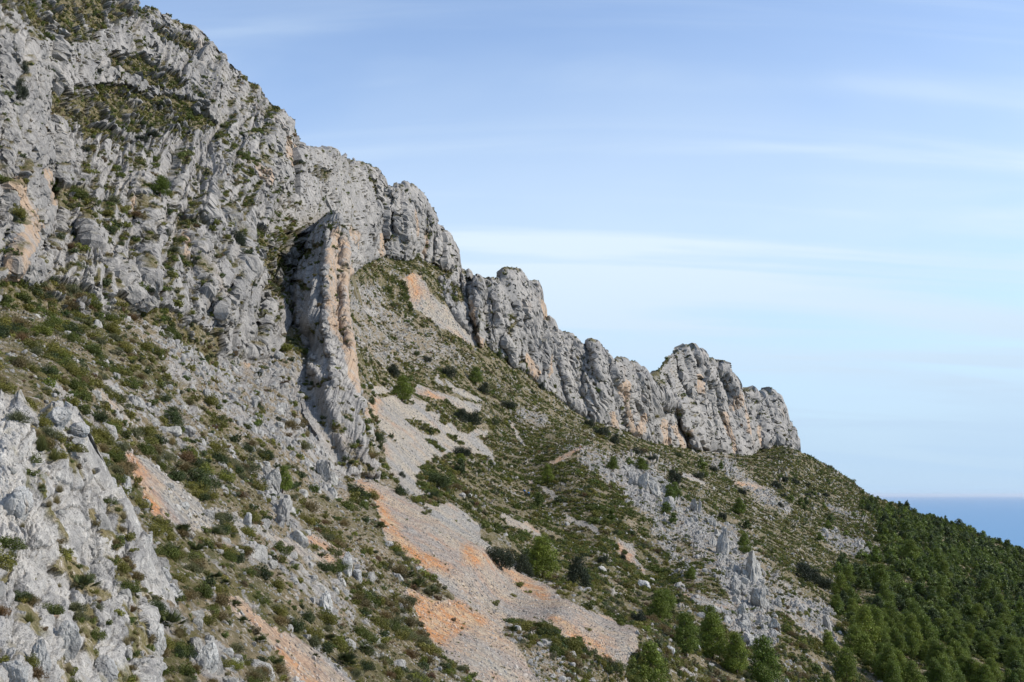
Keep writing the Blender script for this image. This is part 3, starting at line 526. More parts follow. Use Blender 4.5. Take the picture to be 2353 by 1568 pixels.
fg = build_sheet('near_outcrop', FG_TOP, [(-200,1700),(380,1700)], -200, 350, 2.2,
     [(-200,850,25),(0,885,27),(140,936,29.5),(225,1100,29.5),(290,1200,29),(350,1400,24.6),(0,1568,12.5),(200,1568,17),(350,1568,21.5),(100,1250,20.5),(-200,1568,10.5),(60,1000,24.5),(200,1300,23.5),(0,1250,19)], disp_fg,
     mk_cliff([([(75,980),(110,1010),(120,1050)], 12), ([(100,1090),(105,1130)], 9), ([(150,1290),(200,1330),(230,1380)], 16), ([(60,1390),(75,1430)], 12), ([(20,1300),(10,1340)], 8), ([(200,1400),(210,1470)], 15), ([(280,1300),(300,1400),(330,1500)], 20), ([(150,1530),(160,1568)], 16), ([(215,1180),(270,1250)], 10), ([(260,1150),(300,1240)],8)], [([(125,1395),(130,1420)], 4)], vn=.62, seed=30.), M_FGROCK,
     curl=(1.6, .9), roundr=34, roundm=1.2, lam=1e-4, imin=1/200., ground=slope.ev, toward=.6, side=(0, 40, 1.2), sink=24.)
# ---- sea
m, nt_ = newmat('sea_water'); g = G_(nt_); Pp = g.pos()
nz = g.noise(g.mapp(Pp, (.0006, .002, 1)), 1., 5, .6); nb = g.noise(g.mapp(Pp, (.02, .02, 1)), 1., 4)
g.bsdf(g.mix(nz, (0.035, 0.165, 0.33), (0.050, 0.20, 0.38)), 0.38, g.bump(nb, 6., .5), .5)
V = np.array([[-4e5, -2e4, -620], [4e5, -2e4, -620], [4e5, 5.5e5, -620], [-4e5, 5.5e5, -620]])
link('sea', mesh_np('sea', V, np.array([[0, 1, 2, 3]]), m), kind='structure')
#PART2
# ------------------------------------------------------------------ plants and stones: templates
def rotz(V, a):
    c, s_ = np.cos(a), np.sin(a); return np.stack([V[:, 0]*c-V[:, 1]*s_, V[:, 0]*s_+V[:, 1]*c, V[:, 2]], -1)
def leaf_cloud(C, size, rng, norm=None, elong=1.6):
    """one triangle per centre, random tilt"""
    n = len(C); a = rng.normal(size=(n, 3)); a /= np.linalg.norm(a, axis=1)[:, None]
    if norm is not None: a = a+norm*0.9; a /= np.linalg.norm(a, axis=1)[:, None]
    b = rng.normal(size=(n, 3)); u = np.cross(a, b); u /= np.linalg.norm(u, axis=1)[:, None]; v = np.cross(a, u)
    s_ = size*rng.uniform(.6, 1.4, (n, 1)); V = np.stack([C+u*s_*elong, C-u*s_*.6+v*s_*.7, C-u*s_*.6-v*s_*.7], 1).reshape(-1, 3)
    return V, np.arange(3*n).reshape(-1, 3)
def T_shrub(n, size, seed, flat=.75, clumps=14, cs=.36):
    rng = np.random.default_rng(seed)
    d = rng.normal(size=(clumps, 3)); d[:, 2] = np.abs(d[:, 2]); d /= np.linalg.norm(d, axis=1)[:, None]
    cc = d*rng.uniform(.35, .78, (clumps, 1)); cc[:, 2] *= flat*1.25
    k = rng.integers(0, clumps, n); o = rng.normal(size=(n, 3)); o /= np.linalg.norm(o, axis=1)[:, None]
    C = cc[k]+o*cs*rng.uniform(.55, 1.05, (n, 1)); C[:, 2] = np.maximum(C[:, 2], -.08)
    V, Fc = leaf_cloud(C, size, rng, o)
    shade = (rng.uniform(.75, 1.2, clumps)[k]*rng.uniform(.7, 1.3, n)).repeat(3)
    return V, Fc, np.stack([shade]*3, -1)
def T_twig(n, seed, h=1.0, spread=.75, w=.018, droop=.1, base=.12):
    """fan of thin blades from a common base: tussocks and dry twiggy bushes"""
    rng = np.random.default_rng(seed); a = rng.uniform(0, 2*math.pi, n); r = np.sqrt(rng.uniform(0, 1, n))
    L_ = h*rng.uniform(.55, 1., n); tx = np.cos(a)*r*spread; ty = np.sin(a)*r*spread
    b = np.stack([np.cos(a)*r*base, np.sin(a)*r*base, 0*a-.05], -1); tip = np.stack([tx, ty, np.sqrt(np.maximum(.05, 1-r*r*.8))*1.0], -1)*L_[:, None]
    tip[:, 2] -= droop*r*L_; s_ = rng.normal(size=(n, 3)); s_[:, 2] *= .2; s_ /= np.linalg.norm(s_, axis=1)[:, None]
    V = np.stack([b-s_*w, b+s_*w, tip], 1).reshape(-1, 3); sh = rng.uniform(.6, 1.35, n).repeat(3)
    return V, np.arange(3*n).reshape(-1, 3), np.stack([sh, sh, sh*.9], -1)
def T_palm(seed, leaves=26, blades=11):
    rng = np.random.default_rng(seed); Vs = []; Cs = []
    for k in range(leaves):
        a = rng.uniform(0, 2*math.pi); e = rng.uniform(.15, 1.35); L_ = rng.uniform(.5, .8)
        d = np.array([math.cos(a)*math.cos(e), math.sin(a)*math.cos(e), math.sin(e)]); c = d*L_*.62
        side = np.cross(d, [0, 0, 1.]); side /= np.linalg.norm(side)+1e-9; upv = np.cross(side, d)
        col = rng.uniform(.6, 1.3)*np.array([1, 1, 1.]); 
        if e < .35: col = col*np.array([1.9, 1.3, 1.2])
        Vs += [np.array([[0, 0, 0], [0, 0, 0], c])+np.array([side*.012, -side*.012, [0, 0, 0]])]; Cs += [col*.9]
        for j in range(blades):
            th = (j/(blades-1)-.5)*2.5; dd = d*math.cos(th)+side*math.sin(th)+upv*(.12*math.cos(3*th)-.15)
            pw = upv*.02+side*.032*math.cos(th)-d*.03*math.sin(th)
            Vs.append(np.array([c+pw, c-pw, c+dd*.42*L_/.65*rng.uniform(.85, 1.1)])); Cs.append(col*rng.uniform(.8, 1.25))
    V = np.concatenate(Vs); n = len(Vs); return V, np.arange(3*n).reshape(-1, 3), np.array(Cs).repeat(3, 0)
def T_pine(n, size, seed, w=.36, clumps=34, conic=.5):
    """crown of an Aleppo pine, height 1: tiers of needle pads round the stem"""
    rng = np.random.default_rng(seed); cc = []; rr = []
    for k in range(clumps):
        z = .14+.80*(k+.5)/clumps; prof = math.sin(math.pi*min(1, (z-.02)/.98)**.62)**.6*(1-conic*z*.65); a = k*2.4+rng.uniform(-.5, .5)
        r = w*prof*rng.uniform(.35, .92); cc.append([math.cos(a)*r, math.sin(a)*r, z+rng.uniform(-.03, .03)]); rr.append(rng.uniform(.09, .17)*(.6+.6*prof))
    cc = np.array(cc); rr = np.array(rr); pk = rr**2/np.sum(rr**2); k = rng.choice(clumps, n, p=pk)
    o = rng.normal(size=(n, 3)); o /= np.linalg.norm(o, axis=1)[:, None]
    C = cc[k]+o*(rr[k]*rng.uniform(.4, 1.08, n))[:, None]*np.array([1.15, 1.15, .72])
    V, Fc = leaf_cloud(C, size, rng, o*.7+np.array([0, 0, .5]), 2.2)
    sh = (rng.uniform(.78, 1.2, clumps)[k]*rng.uniform(.75, 1.25, n)).repeat(3); return V, Fc, np.stack([sh, sh, sh], -1)
def T_trunk(seed, h=.8, r=.03, limbs=7, w=.26):
    rng = np.random.default_rng(seed); V = []; Fc = []
    def tube(p0, p1, r0, r1):
        p0 = np.array(p0); p1 = np.array(p1); d = p1-p0; d = d/np.linalg.norm(d); s_ = np.cross(d, [.3, .8, .1]); s_ /= np.linalg.norm(s_); q = np.cross(d, s_); b = len(V)
        for p, r_ in ((p0, r0), (p1, r1)):
            for j in range(6): V.append(p+(s_*math.cos(j*math.pi/3)+q*math.sin(j*math.pi/3))*r_)
        for j in range(6):
            a, c = b+j, b+(j+1) % 6; Fc.append([a, c, c+6]); Fc.append([a, c+6, a+6])
    pts = [np.array([0, 0, -.06])]
    for k in range(1, 5): pts.append(np.array([rng.uniform(-.02, .02), rng.uniform(-.02, .02), h*k/4]))
    for k in range(4): tube(pts[k], pts[k+1], r*(1-.22*k), r*(1-.22*(k+1)))
    for k in range(limbs):
        z = .15+.6*k/limbs; a = k*2.4; tube([0, 0, z*h/.8], [math.cos(a)*w*.8, math.sin(a)*w*.8, z*h/.8+.1], r*.35, r*.12)
    V = np.array(V); return V, np.array(Fc), np.ones((len(V), 3))
def ico(sub):
    import bmesh
    bm = bmesh.new(); bmesh.ops.create_icosphere(bm, subdivisions=sub, radius=1); V = np.array([v.co[:] for v in bm.verts]); Fc = np.array([[v.index for v in f.verts] for f in bm.faces]); bm.free(); return V, Fc
def T_rock(sub, seed, planes=9, elong=(1, 1, 1), rough=.10, cracks=.0, flute=0., blunt=0.):
    V, Fc = ico(sub)
    if blunt:
        V[:, 2] = np.sign(V[:, 2])*np.abs(V[:, 2])**.6
        V = V*(1+blunt*V[:, 2:]**2*np.array([1, 1, 0])/np.maximum(.25, np.hypot(V[:, 0], V[:, 1]))[:, None]*.5)
    rng = np.random.default_rng(seed)
    for k in range(planes):
        d = rng.normal(size=3); d /= np.linalg.norm(d); h = rng.uniform(.48, .85); x = V@d; V = V-np.outer(np.maximum(0, x-h)*.93, d)
    n = V/np.linalg.norm(V, axis=1)[:, None]
    V = V+n*(fbm(V*1.3+seed, 4, .6)*rough*2.2)[:, None]
    if flute: V = V+n*(ridged(V*np.array([3.2, 3.2, .7])+seed, 3)*flute)[:, None]
    if cracks:
        f1, f2, r = cell(V*np.array([1.7, 1.7, 1.1])+seed); V = V-n*((np.clip(1-(f2-f1)/.12, 0, 1))*cracks)[:, None]+n*((r-.5)*cracks*.9)[:, None]
    if sub > 3: V = V+n*(fbm(V*7+seed, 3, .6)*rough*.35)[:, None]
    V = V*np.array(elong); return V, Fc, np.ones((len(V), 3))
def merged(name, batches, mat, smooth=False):
    """batches: (template, pos, scale(N,3), yaw, lean(N,2), tint(N,3)) joined in one mesh"""
    Vs, Fs, Cs = [], [], []; b = 0
    for (V, Fc, C), pos, scl, yaw, tilt, tint_ in batches:
        n = len(pos)
        if not n: continue
        X = V[None]*scl[:, None]; c, s_ = np.cos(yaw)[:, None], np.sin(yaw)[:, None]
        X = np.stack([X[..., 0]*c-X[..., 1]*s_, X[..., 0]*s_+X[..., 1]*c, X[..., 2]], -1)
        X[..., 0] += X[..., 2]*tilt[:, None, 0]; X[..., 1] += X[..., 2]*tilt[:, None, 1]
        X += pos[:, None]; k = len(V)
        Fs.append((Fc[None]+(np.arange(n)*k)[:, None, None]+b).reshape(-1, 3)); Vs.append(X.reshape(-1, 3)); b += n*k
        c4 = np.ones((n, k, 4)); c4[..., :3] = C[None]*tint_[:, None]; Cs.append(c4.reshape(-1, 4))
    me = mesh_np(name, np.concatenate(Vs), np.concatenate(Fs), mat, smooth, np.concatenate(Cs), 'tint'); return me
def tmesh(name, T, tintc, mat, smooth=False):
    V, Fc, C = T; c4 = np.ones((len(V), 4)); c4[:, :3] = C*np.array(tintc); return mesh_np(name, V, Fc, mat, smooth, c4, 'tint')
# ------------------------------------------------------------------ where things stand
from mathutils.kdtree import KDTree
class Look:
    def __init__(s, S, thin=1):
        s.Q = S.Q[::thin, ::thin].reshape(-1, 3); x, y, t = proj(s.Q); s.kd = KDTree(len(x))
        for i in range(len(x)): s.kd.insert((x[i], y[i], 0), i)
        s.kd.balance()
    def __call__(s, px, py):
        c = [i for _, i, d in s.kd.find_n((px, py, 0), 6)]; i = min(c, key=lambda j: s.Q[j][1]); return s.Q[i], proj(s.Q[i])[2]
LG = Look(slope, 2); LL = Look(L, 2); LF = Look(fg, 2); LR1 = LG
def zone(px, py, onL=False):
    if onL: return 'on a ledge of the long grey cliff wall'
    if px < 420 and py > 880: return 'on the nearest slope in the bottom left corner'
    if inpoly(np.array([px]), np.array([py]), FOREST)[0]: return 'in the pine wood on the right'
    if 1130 < px < 1480 and py > 1425: return 'in the scrub strip at the foot of the broad scree'
    if px < 880+max(0, (py-1250)*.75) and py > 1100: return 'on the scrubby slope left of the broad scree'
    if px < 870: return 'on the stony slope below the long grey cliff wall'
    if px < 1150+(py-560)*.9 and px < 1500: return 'on the slope between the broad scree and the jagged fins'
    return 'on the rocky slope below the saw-toothed ridge'
LMK = [(192,1310,'the large fan palm by the near outcrop'),(392,1400,'the large fan palm right of the broken boulders'),(455,1100,'the wide green bush between two scree tongues'),(370,1120,'the orange scree tongue on the near slope'),(630,1140,'the grey rib on the near slope'),(655,1100,'the bright pine under the karst crag'),(745,1070,'the fluted karst crag'),(965,1330,'the palm clump at the red earth'),(1000,1430,'the red earth patch'),(620,1440,'the top of the lower left scree'),(760,1530,'the bottom of the lower left scree'),(800,1300,'the standing pale rock'),(1250,1290,'the large bright pine'),(1326,1310,'the tall dark bush beside the large pine'),(1467,1405,'the dark round bush above the pine pair'),(1610,1460,'the pair of dense pines'),(1760,1540,'the tall pine cut by the bottom edge'),(1727,1320,'the tallest rock spike'),(1480,1120,'the fluted grey slabs'),(1215,1130,'the hikers in blue'),(1333,1036,'the hikers on the orange path'),(1085,955,'the big dark bush on the upper scree'),(1005,1100,'the green mound on the upper scree'),(905,845,'the bush right of the blade wall'),(1030,850,'the spreading bush under the rock bank'),(1170,925,'the low grey outcrop behind the scree'),(1460,1280,'the orange earth patch'),(1850,1330,'the dark thicket at the wood edge'),(1830,1430,'the narrow pale path'),(1950,1250,'the far grey outcrop band'),(1560,1090,'the round bush above the slabs'),(1790,1120,'the dark bushes right of the great crag'),(2003,1325,'the pale bare patch in the wood'),(2070,1400,'the bare strip in the wood'),(400,960,'the leafy bush below the karst field'),(150,980,'the stacked dark stones'),(60,1160,'the dark leaning rock'),(349,1460,'the big smooth boulder'),(100,1500,'the tall pointed slabs'),(480,1510,'the knobbly rock crest'),(60,760,'the cliff foot at the left edge'),(300,730,'the middle of the cliff foot'),(580,850,'the mouth of the shaded gully'),(230,890,'the bushy bank above the near outcrop'),(560,1000,'the karst field'),(1280,1520,'the scrub strip under the scree'),(1620,1330,'the broken slab field'),(2200,1450,'the middle of the wood'),(2310,1540,'the bottom right corner'),(2320,1380,'the right edge of the wood'),(2100,1200,'the wood skyline'),(2050,1530,'the lower wood edge'),(520,1290,'the round bush over the left scree tongue'),(880,1450,'the bank left of the red earth'),(1400,1150,'the pale gravel streak')]
LMC = [(366,430,'the cliff pine'),(300,260,'the grassy ledge'),(50,200,'the left buttress'),(60,480,'the orange stain of the left buttress'),(555,530,'the bush hanging in the cleft'),(150,50,'the grassy cliff top'),(600,230,'the cliff skyline'),(150,450,'the small lower ledge'),(640,640,'the shaded gully'),(740,650,'the orange blade wall'),(790,450,'the cliff shoulder'),(950,520,'the alcove cliff'),(1070,700,'the jagged fins'),(1180,740,'the rounded tower'),(1350,880,'the saw-toothed ridge'),(1620,940,'the great crag'),(1760,980,'the right end of the great crag'),(430,190,'the upper ledge'),(300,620,'the lower cliff wall'),(90,1250,'the near grey outcrop')]
def mark(px, py, cliff=False):
    x, y, ph = min(LMC if cliff else LMK, key=lambda q: (q[0]-px)**2+(q[1]-py)**2); dx, dy = px-x, py-y
    if math.hypot(dx, dy) < 16: return 'right beside '+ph
    far_ = 'well ' if math.hypot(dx, dy) > 70 else ''
    return far_+(('right of ' if dx > 0 else 'left of ') if abs(dx) > abs(dy) else ('below ' if dy > 0 else 'above '))+ph
def sz(rp, a, b): return 'small' if rp < a else 'large' if rp > b else 'mid-sized'
PAL = {'green': (0.090, 0.108, 0.022), 'olive': (0.150, 0.142, 0.030), 'dark': (0.045, 0.062, 0.020), 'dry': (0.155, 0.118, 0.055), 'grey': (0.120, 0.122, 0.062), 'lime': (0.155, 0.170, 0.028), 'straw': (0.25, 0.205, 0.11), 'rust': (0.135, 0.085, 0.042)}
EYE = np.zeros(3)
def put(name, me, pos, scl, yaw, label, cat, group=None, tilt=(0, 0), sink_=0.0):
    o = bpy.data.objects.new(name, me); COL.objects.link(o); o.location = (pos[0], pos[1], pos[2]-sink_)
    o.scale = scl if hasattr(scl, '__len__') else (scl, scl, scl); o.rotation_euler = (tilt[0], tilt[1], yaw)
    o['label'] = label; o['category'] = cat
    if group: o['group'] = group
    return o
# ---------------- low scrub
SH_HI = [T_shrub(2600, .040, s) for s in (1, 2, 3)]; SH_MD = [T_shrub(420, .085, s+10, clumps=9) for s in (1, 2, 3)]; SH_LO = [T_shrub(60, .20, s+20, clumps=6) for s in (1, 2, 3, 4)]
TW_HI = [T_twig(900, s) for s in (1, 2)]; TW_LO = [T_twig(90, s+5, w=.045) for s in (1, 2)]
GR_HI = [T_twig(420, s+8, 1., .55, .012, .35, .05) for s in (1, 2)]; GR_LO = [T_twig(45, s+12, 1., .6, .04, .3, .08) for s in (1, 2)]
def scatter(S, cov, rworld, rmin, xr=(-60, 2420), yr=(-60, 1640)):
    """Poisson points; cov = share of the picture area covered by discs of that radius"""
    x, y, t = proj(S.Q); rP = np.maximum(rworld*F/t, rmin)
    ar = abs(S.px[0, 1]-S.px[0, 0])*2.2 if S.px[0, 1] != S.px[0, 0] else 4.
    p = cov*ar/(math.pi*rP*rP*.6); ok = (x > xr[0]) & (x < xr[1]) & (y > yr[0]) & (y < yr[1]) & (RNG.random(p.shape) < p)
    i = np.nonzero(ok.ravel())[0]; return i, rP.ravel()[i]*t.ravel()[i]/F, x.ravel()[i], y.ravel()[i], t.ravel()[i]
kinds = ['green', 'olive', 'dark', 'dry', 'grey', 'lime', 'rust', 'straw']
allp = []
for S, onL, cmul in ((slope, 0, 1.), (L, 1, .55), (fin, 1, .4), (fg, 0, .5)) + tuple((q, 2, .35) for q in sheets[2:]):
    veg, scr, ora, rk = S.mk
    x, y, t = proj(S.Q); fr = inpoly(x, y, FOREST)
    pt = fbm(S.Q.reshape(-1, 3)/5.5+70, 4).reshape(x.shape)
    cov = np.clip(.25+veg*.75, 0, 1)*(1-.82*rk)*(1-.985*scr)*np.clip(.85+pt*3.0, .05, 2.0)*cmul*np.where((S is slope) & (x > 950) & (x < 1560) & (y > 1000), 1.5, 1.)*np.where(regions(x, y, ISLE, 6., 6.) > 0, 2.2, 1.)
    if onL: cov = cov*(.28 if onL == 1 else .22)+ (1-rk)*.45
    cov = np.where(fr, cov*.8, cov)*2.2
    if S is slope:
        if_ = (x > 1500) & (y > 1050); cov = np.where(if_, cov*1.1, cov)
    i, r, px, py, tt_ = scatter(S, cov, .40, 2.4)
    r = r*np.exp(RNG.normal(.05, .42, len(r))+pt.ravel()[i]*.8); r = np.minimum(np.minimum(r, .95+RNG.random(len(r))*.3+tt_*.003), 30.*tt_/F)
    big = fbm(S.Q.reshape(-1, 3)[i]/14.+5, 3); u = RNG.random(len(i))*.75+big*.9+.12
    far = np.clip((tt_-150)/400, 0, .25); u = u-far
    kd_ = np.digitize(u, [.24, .50, .60, .70, .82, .87, .91])      # green olive dark dry grey lime rust straw
    kd_ = np.array([0, 1, 2, 3, 4, 5, 6, 7])[kd_]
    for k in range(len(i)): allp.append((S.Q.reshape(-1, 3)[i[k]], r[k], kd_[k], px[k], py[k], tt_[k], onL))
# small tufts and cushions close to the camera
for S, c_ in ((slope, 1.0), (fg, 1.8)):
    veg, scr, ora, rk = S.mk; x, y, t = proj(S.Q); cov = c_*(1-scr*.93)*(1-rk*(.97 if S is fg else .85))*np.clip((150-t)/60., 0, 1)*.6
    i, r, px, py, tt_ = scatter(S, cov, .13, 2.6); r = r*np.exp(RNG.normal(0, .35, len(r))); kq = RNG.choice([0, 1, 3, 4, 7, 6], len(i), p=[.2, .28, .16, .14, .19, .03])
    for k in range(len(i)): allp.append((S.Q.reshape(-1, 3)[i[k]], r[k], kq[k], px[k], py[k], tt_[k], 0))
print('scrub', len(allp))
vis = np.array([(r/t if (-10 < x < 2363 and 0 < y < 1590) else 0) for (_, r, _, x, y, t, _) in allp]); order = np.argsort(-vis)
fam = {0: 'g', 1: 'g', 2: 'g', 5: 'g', 3: 'd', 4: 'd', 6: 'd', 7: 't'}
FN = {'g': ('shrub', 'shrub', 'leafy green shrubs on the slopes'), 'd': ('dry_shrub', 'shrub', 'dry twiggy shrubs on the slopes'), 't': ('grass_tussock', 'grass', 'straw-coloured grass tussocks')}
ADJ = {0: 'rounded green shrub', 1: 'olive green cushion shrub', 2: 'dark green shrub', 5: 'yellow-green shrub', 3: 'dry brown twiggy shrub', 4: 'grey-green twiggy shrub', 6: 'rust brown shrub', 7: 'straw-coloured grass tussock'}
meshes = {}
def getm(kd, hi):
    v = random.randrange(3); key = (kd, hi, v)
    if key not in meshes:
        tn = PAL[kinds[kd]]
        if fam[kd] == 'g': T = (SH_HI if hi else SH_MD)[v]
        elif fam[kd] == 'd':
            A = (SH_HI if hi else SH_MD)[v]; B_ = (TW_HI if hi else TW_LO)[v % 2]; k = len(A[1])//2
            T = (np.concatenate([A[0][:k*3], B_[0]]), np.concatenate([A[1][:k], B_[1]+k*3]), np.concatenate([A[2][:k*3], B_[2]*1.25]))
        else: T = (GR_HI if hi else GR_LO)[v % 2]
        meshes[key] = tmesh(kinds[kd]+'_plant', T, tn, M_LEAF)
    return meshes[key]
cnt = {'g': 0, 'd': 0, 't': 0}; lowb = {}; 
for j in order:
    P, r, kd, px, py, t, onL = allp[j]; f = fam[kd]; rp = r*F/t
    if cnt[f] < 290 and vis[j] > 0:
        cnt[f] += 1; nm, cat, grp = FN[f]; z = mark(px, py, onL > 0)
        put(nm, getm(kd, rp > 11), P, (r*1.05, r*1.05, r*random.uniform(.8, 1.15)), random.uniform(0, 6.3), sz(rp, 12, 19)+' '+ADJ[kd]+' '+z, cat, grp, sink_=.05*r)
    else:
        lv = 'M' if rp > 7 else 'L'; v = random.randrange(2 if f == 't' or (f == 'd' and lv == 'x') else 3)
        lowb.setdefault((f, lv, v), []).append((P, r, kd))
def batch(lst, T):
    P = np.array([a[0] for a in lst]); r = np.array([a[1] for a in lst])[:, None]; n = len(lst); P = P-np.concatenate([0*r, 0*r, r*.08], 1)
    tn = np.array([PAL[kinds[a[2]]] for a in lst])*RNG.uniform(.75, 1.3, (n, 1))*RNG.uniform(.92, 1.08, (n, 3))
    return (T, P, r*RNG.uniform(.85, 1.2, (n, 3)), RNG.uniform(0, 6.3, n), RNG.normal(0, .08, (n, 2)), tn)
bt = []
for (f, lv, v), lst in lowb.items():
    if f == 't': T = (GR_HI if lv == 'M' else GR_LO)[v]
    else: T = (SH_MD if lv == 'M' else SH_LO)[v]
    bt.append(batch(lst, T))
o = link('low_scrub', merged('low_scrub', bt, M_LEAF)); o['label'] = 'low olive and brown scrub covering the stony mountain slopes'; o['category'] = 'scrub'; o['kind'] = 'stuff'
# ---------------- stones and small outcrops
RK_HI = [T_rock(4, s, 11, rough=.09, cracks=.07, flute=.05) for s in (1, 2, 3, 4, 5)]; RK_MD = [T_rock(3, s+9, 9, rough=.1, flute=.06) for s in (1, 2, 3, 4)]; RK_LO = [T_rock(1, s+20, 5, rough=.14) for s in (1, 2, 3, 4)]
rocks = []
for S, onL in ((slope, 0), (fg, 0)):
    veg, scr, ora, rk = S.mk; x, y, t = proj(S.Q); fr = inpoly(x, y, FOREST)
    n1 = fbm(S.Q.reshape(-1, 3)/5.+20, 4, .65).reshape(x.shape)
    ka = regions(x, y, KARST, 10., 3.); rb = regions(x, y, RUBBLE, 16., 4.)
    cov = (ka*.42+rb*.26+np.clip(n1*1.4+.02, 0, .5)*.8+rk*.12+.02)*(1-scr*.97)*np.where(fr, .25, 1.)
    if S is fg: cov = cov*.03
    i, r, px, py, tt_ = scatter(S, cov, .26, 1.7); kf = ka.ravel()[i]
    r = r*np.exp(RNG.normal(0, .5, len(r))); r = np.minimum(r, 1.3+.004*tt_)
    for k in range(len(i)): rocks.append((S.Q.reshape(-1, 3)[i[k]], r[k], kf[k], px[k], py[k], tt_[k]))
for S, c_ in ((slope, .30), (fg, .06)):
    veg, scr, ora, rk = S.mk; x, y, t = proj(S.Q); n1 = fbm(S.Q.reshape(-1, 3)/2.+90, 3).reshape(x.shape); cov = c_*(1-scr)*np.clip((170-t)/70., 0, 1)*np.clip(.5+n1*3, 0, 1.6)
    i, r, px, py, tt_ = scatter(S, cov, .07, 1.5); r = r*np.exp(RNG.normal(0, .5, len(r)))
    for k in range(len(i)): rocks.append((S.Q.reshape(-1, 3)[i[k]], r[k], 0, px[k], py[k], tt_[k]))
print('rocks', len(rocks))
vr_ = np.array([(r/t if (-10 < x < 2363 and 0 < y < 1590) else 0) for (_, r, _, x, y, t) in rocks]); ordr = np.argsort(-vr_)
rm_hi = [tmesh('boulder', T, (1, 1, 1), M_ROCK) for T in RK_HI]
lo = {}
for c_, j in enumerate(ordr):
    P, r, kf, px, py, t = rocks[j]; rp = r*F/t
    el = random.uniform(.9, 1.5) if kf > .5 else random.uniform(.6, 1.1)
    if c_ < 250:
        z = ('upright ' if el > 1.3 else 'squat ' if el < .8 else 'blocky ')+'pale limestone boulder '+mark(px, py); z = sz(rp, 9, 15)+' '+z
        put('boulder', rm_hi[random.randrange(5)], P, (r*random.uniform(.7, 1.1), r*random.uniform(.7, 1.1), r*el), random.uniform(0, 6.3), z, 'boulder', 'limestone boulders strewn over the slopes', tilt=(random.uniform(-.2, .2), random.uniform(-.1, .35)), sink_=.25*r)
    else: lo.setdefault(('M' if rp > 7 else 'L', random.randrange(4)), []).append((P, r, el))
bt = []
for (lv, v), lst in lo.items():
    n = len(lst); P = np.array([a[0] for a in lst]); r = np.array([a[1] for a in lst])[:, None]; el = np.array([a[2] for a in lst])[:, None]
    P = P-np.concatenate([0*r, 0*r, r*.2], 1)
    bt.append(((RK_MD if lv == 'M' else RK_LO)[v], P, np.concatenate([r*RNG.uniform(.6, 1.1, (n, 2)), r*el], 1), RNG.uniform(0, 6.3, n), np.stack([RNG.normal(.18, .15, n), RNG.normal(0, .15, n)], -1), np.ones((n, 3))))
o = link('rubble', merged('rubble', bt, M_ROCK)); o['label'] = 'countless small grey limestone rocks strewn between the scrub'; o['category'] = 'rubble'; o['kind'] = 'stuff'
# scree stones
m, nt_ = newmat('scree_stone'); g = G_(nt_); a_ = nt_.nodes.new('ShaderNodeVertexColor'); a_.layer_name = 'tint'; g.bsdf(a_.outputs[0], .9, None, .1); M_SCREE = m
veg, scr, ora, rk = slope.mk
i, r, px, py, tt_ = scatter(slope, scr*.42, .085, 1.15); n = len(i); r = r*np.exp(RNG.normal(0, .4, n)); print('stones', n)
P = slope.Q.reshape(-1, 3)[i]; oo = ora.ravel()[i][:, None]; tn = np.array([.30, .285, .26])*(1-oo*.8)+np.array([.42, .29, .20])*oo*.8; tn = tn*RNG.uniform(.6, 1.3, (n, 1))
bt = []
for v in range(4):
    k = np.arange(n) % 4 == v; q = r[k][:, None]; bt.append((RK_LO[v], P[k], q*RNG.uniform(.6, 1.2, (k.sum(), 3)), RNG.uniform(0, 6.3, k.sum()), np.zeros((k.sum(), 2)), tn[k]))
o = link('scree_stones', merged('scree_stones', bt, M_SCREE)); o['label'] = 'loose grey and orange scree stones filling the gullies'; o['category'] = 'scree'; o['kind'] = 'stuff'
# ---------------- pines
PN_HI = [T_pine(9000, .0125, s) for s in (1, 2, 3)]; PN_MD = [T_pine(1500, .030, s+4, clumps=24) for s in (1, 2, 3)]; PN_LO = [T_pine(230, .075, s+8, clumps=15) for s in (1, 2, 3, 4)]
PG = [(0.092, 0.130, 0.024), (0.110, 0.148, 0.026), (0.076, 0.105, 0.026), (0.056, 0.080, 0.028)]
TR = [T_trunk(s) for s in (1, 2)]; tr_m = [tmesh('pine_trunk', T, (1, 1, 1), M_BARK, True) for T in TR]
cr_hi = [[tmesh('pine_crown', T, (c[0]*1.25, c[1]*1.18, c[2]), M_LEAF) for T in PN_HI] for c in PG[:2]]; cr_md = [[tmesh('pine_crown', T, c, M_LEAF) for T in PN_MD] for c in PG]
def pine(P, h, wd, label, group=None, hi=True, c=None, name='pine_tree', cat='tree'):
    e = bpy.data.objects.new(name, None); COL.objects.link(e); e.location = (P[0], P[1], P[2]-.02*h); e.rotation_euler = (random.uniform(-.04, .04), random.uniform(-.04, .04), random.uniform(0, 6.3)); e.scale = (wd/.72, wd/.72, h)
    e.empty_display_size = .1; e['label'] = label; e['category'] = cat
    if group: e['group'] = group
    ci = random.randrange(4) if c is None else c
    me = random.choice(cr_hi[ci % 2] if hi else cr_md[ci]); link('crown', me, e); link('trunk', random.choice(tr_m), e); return e
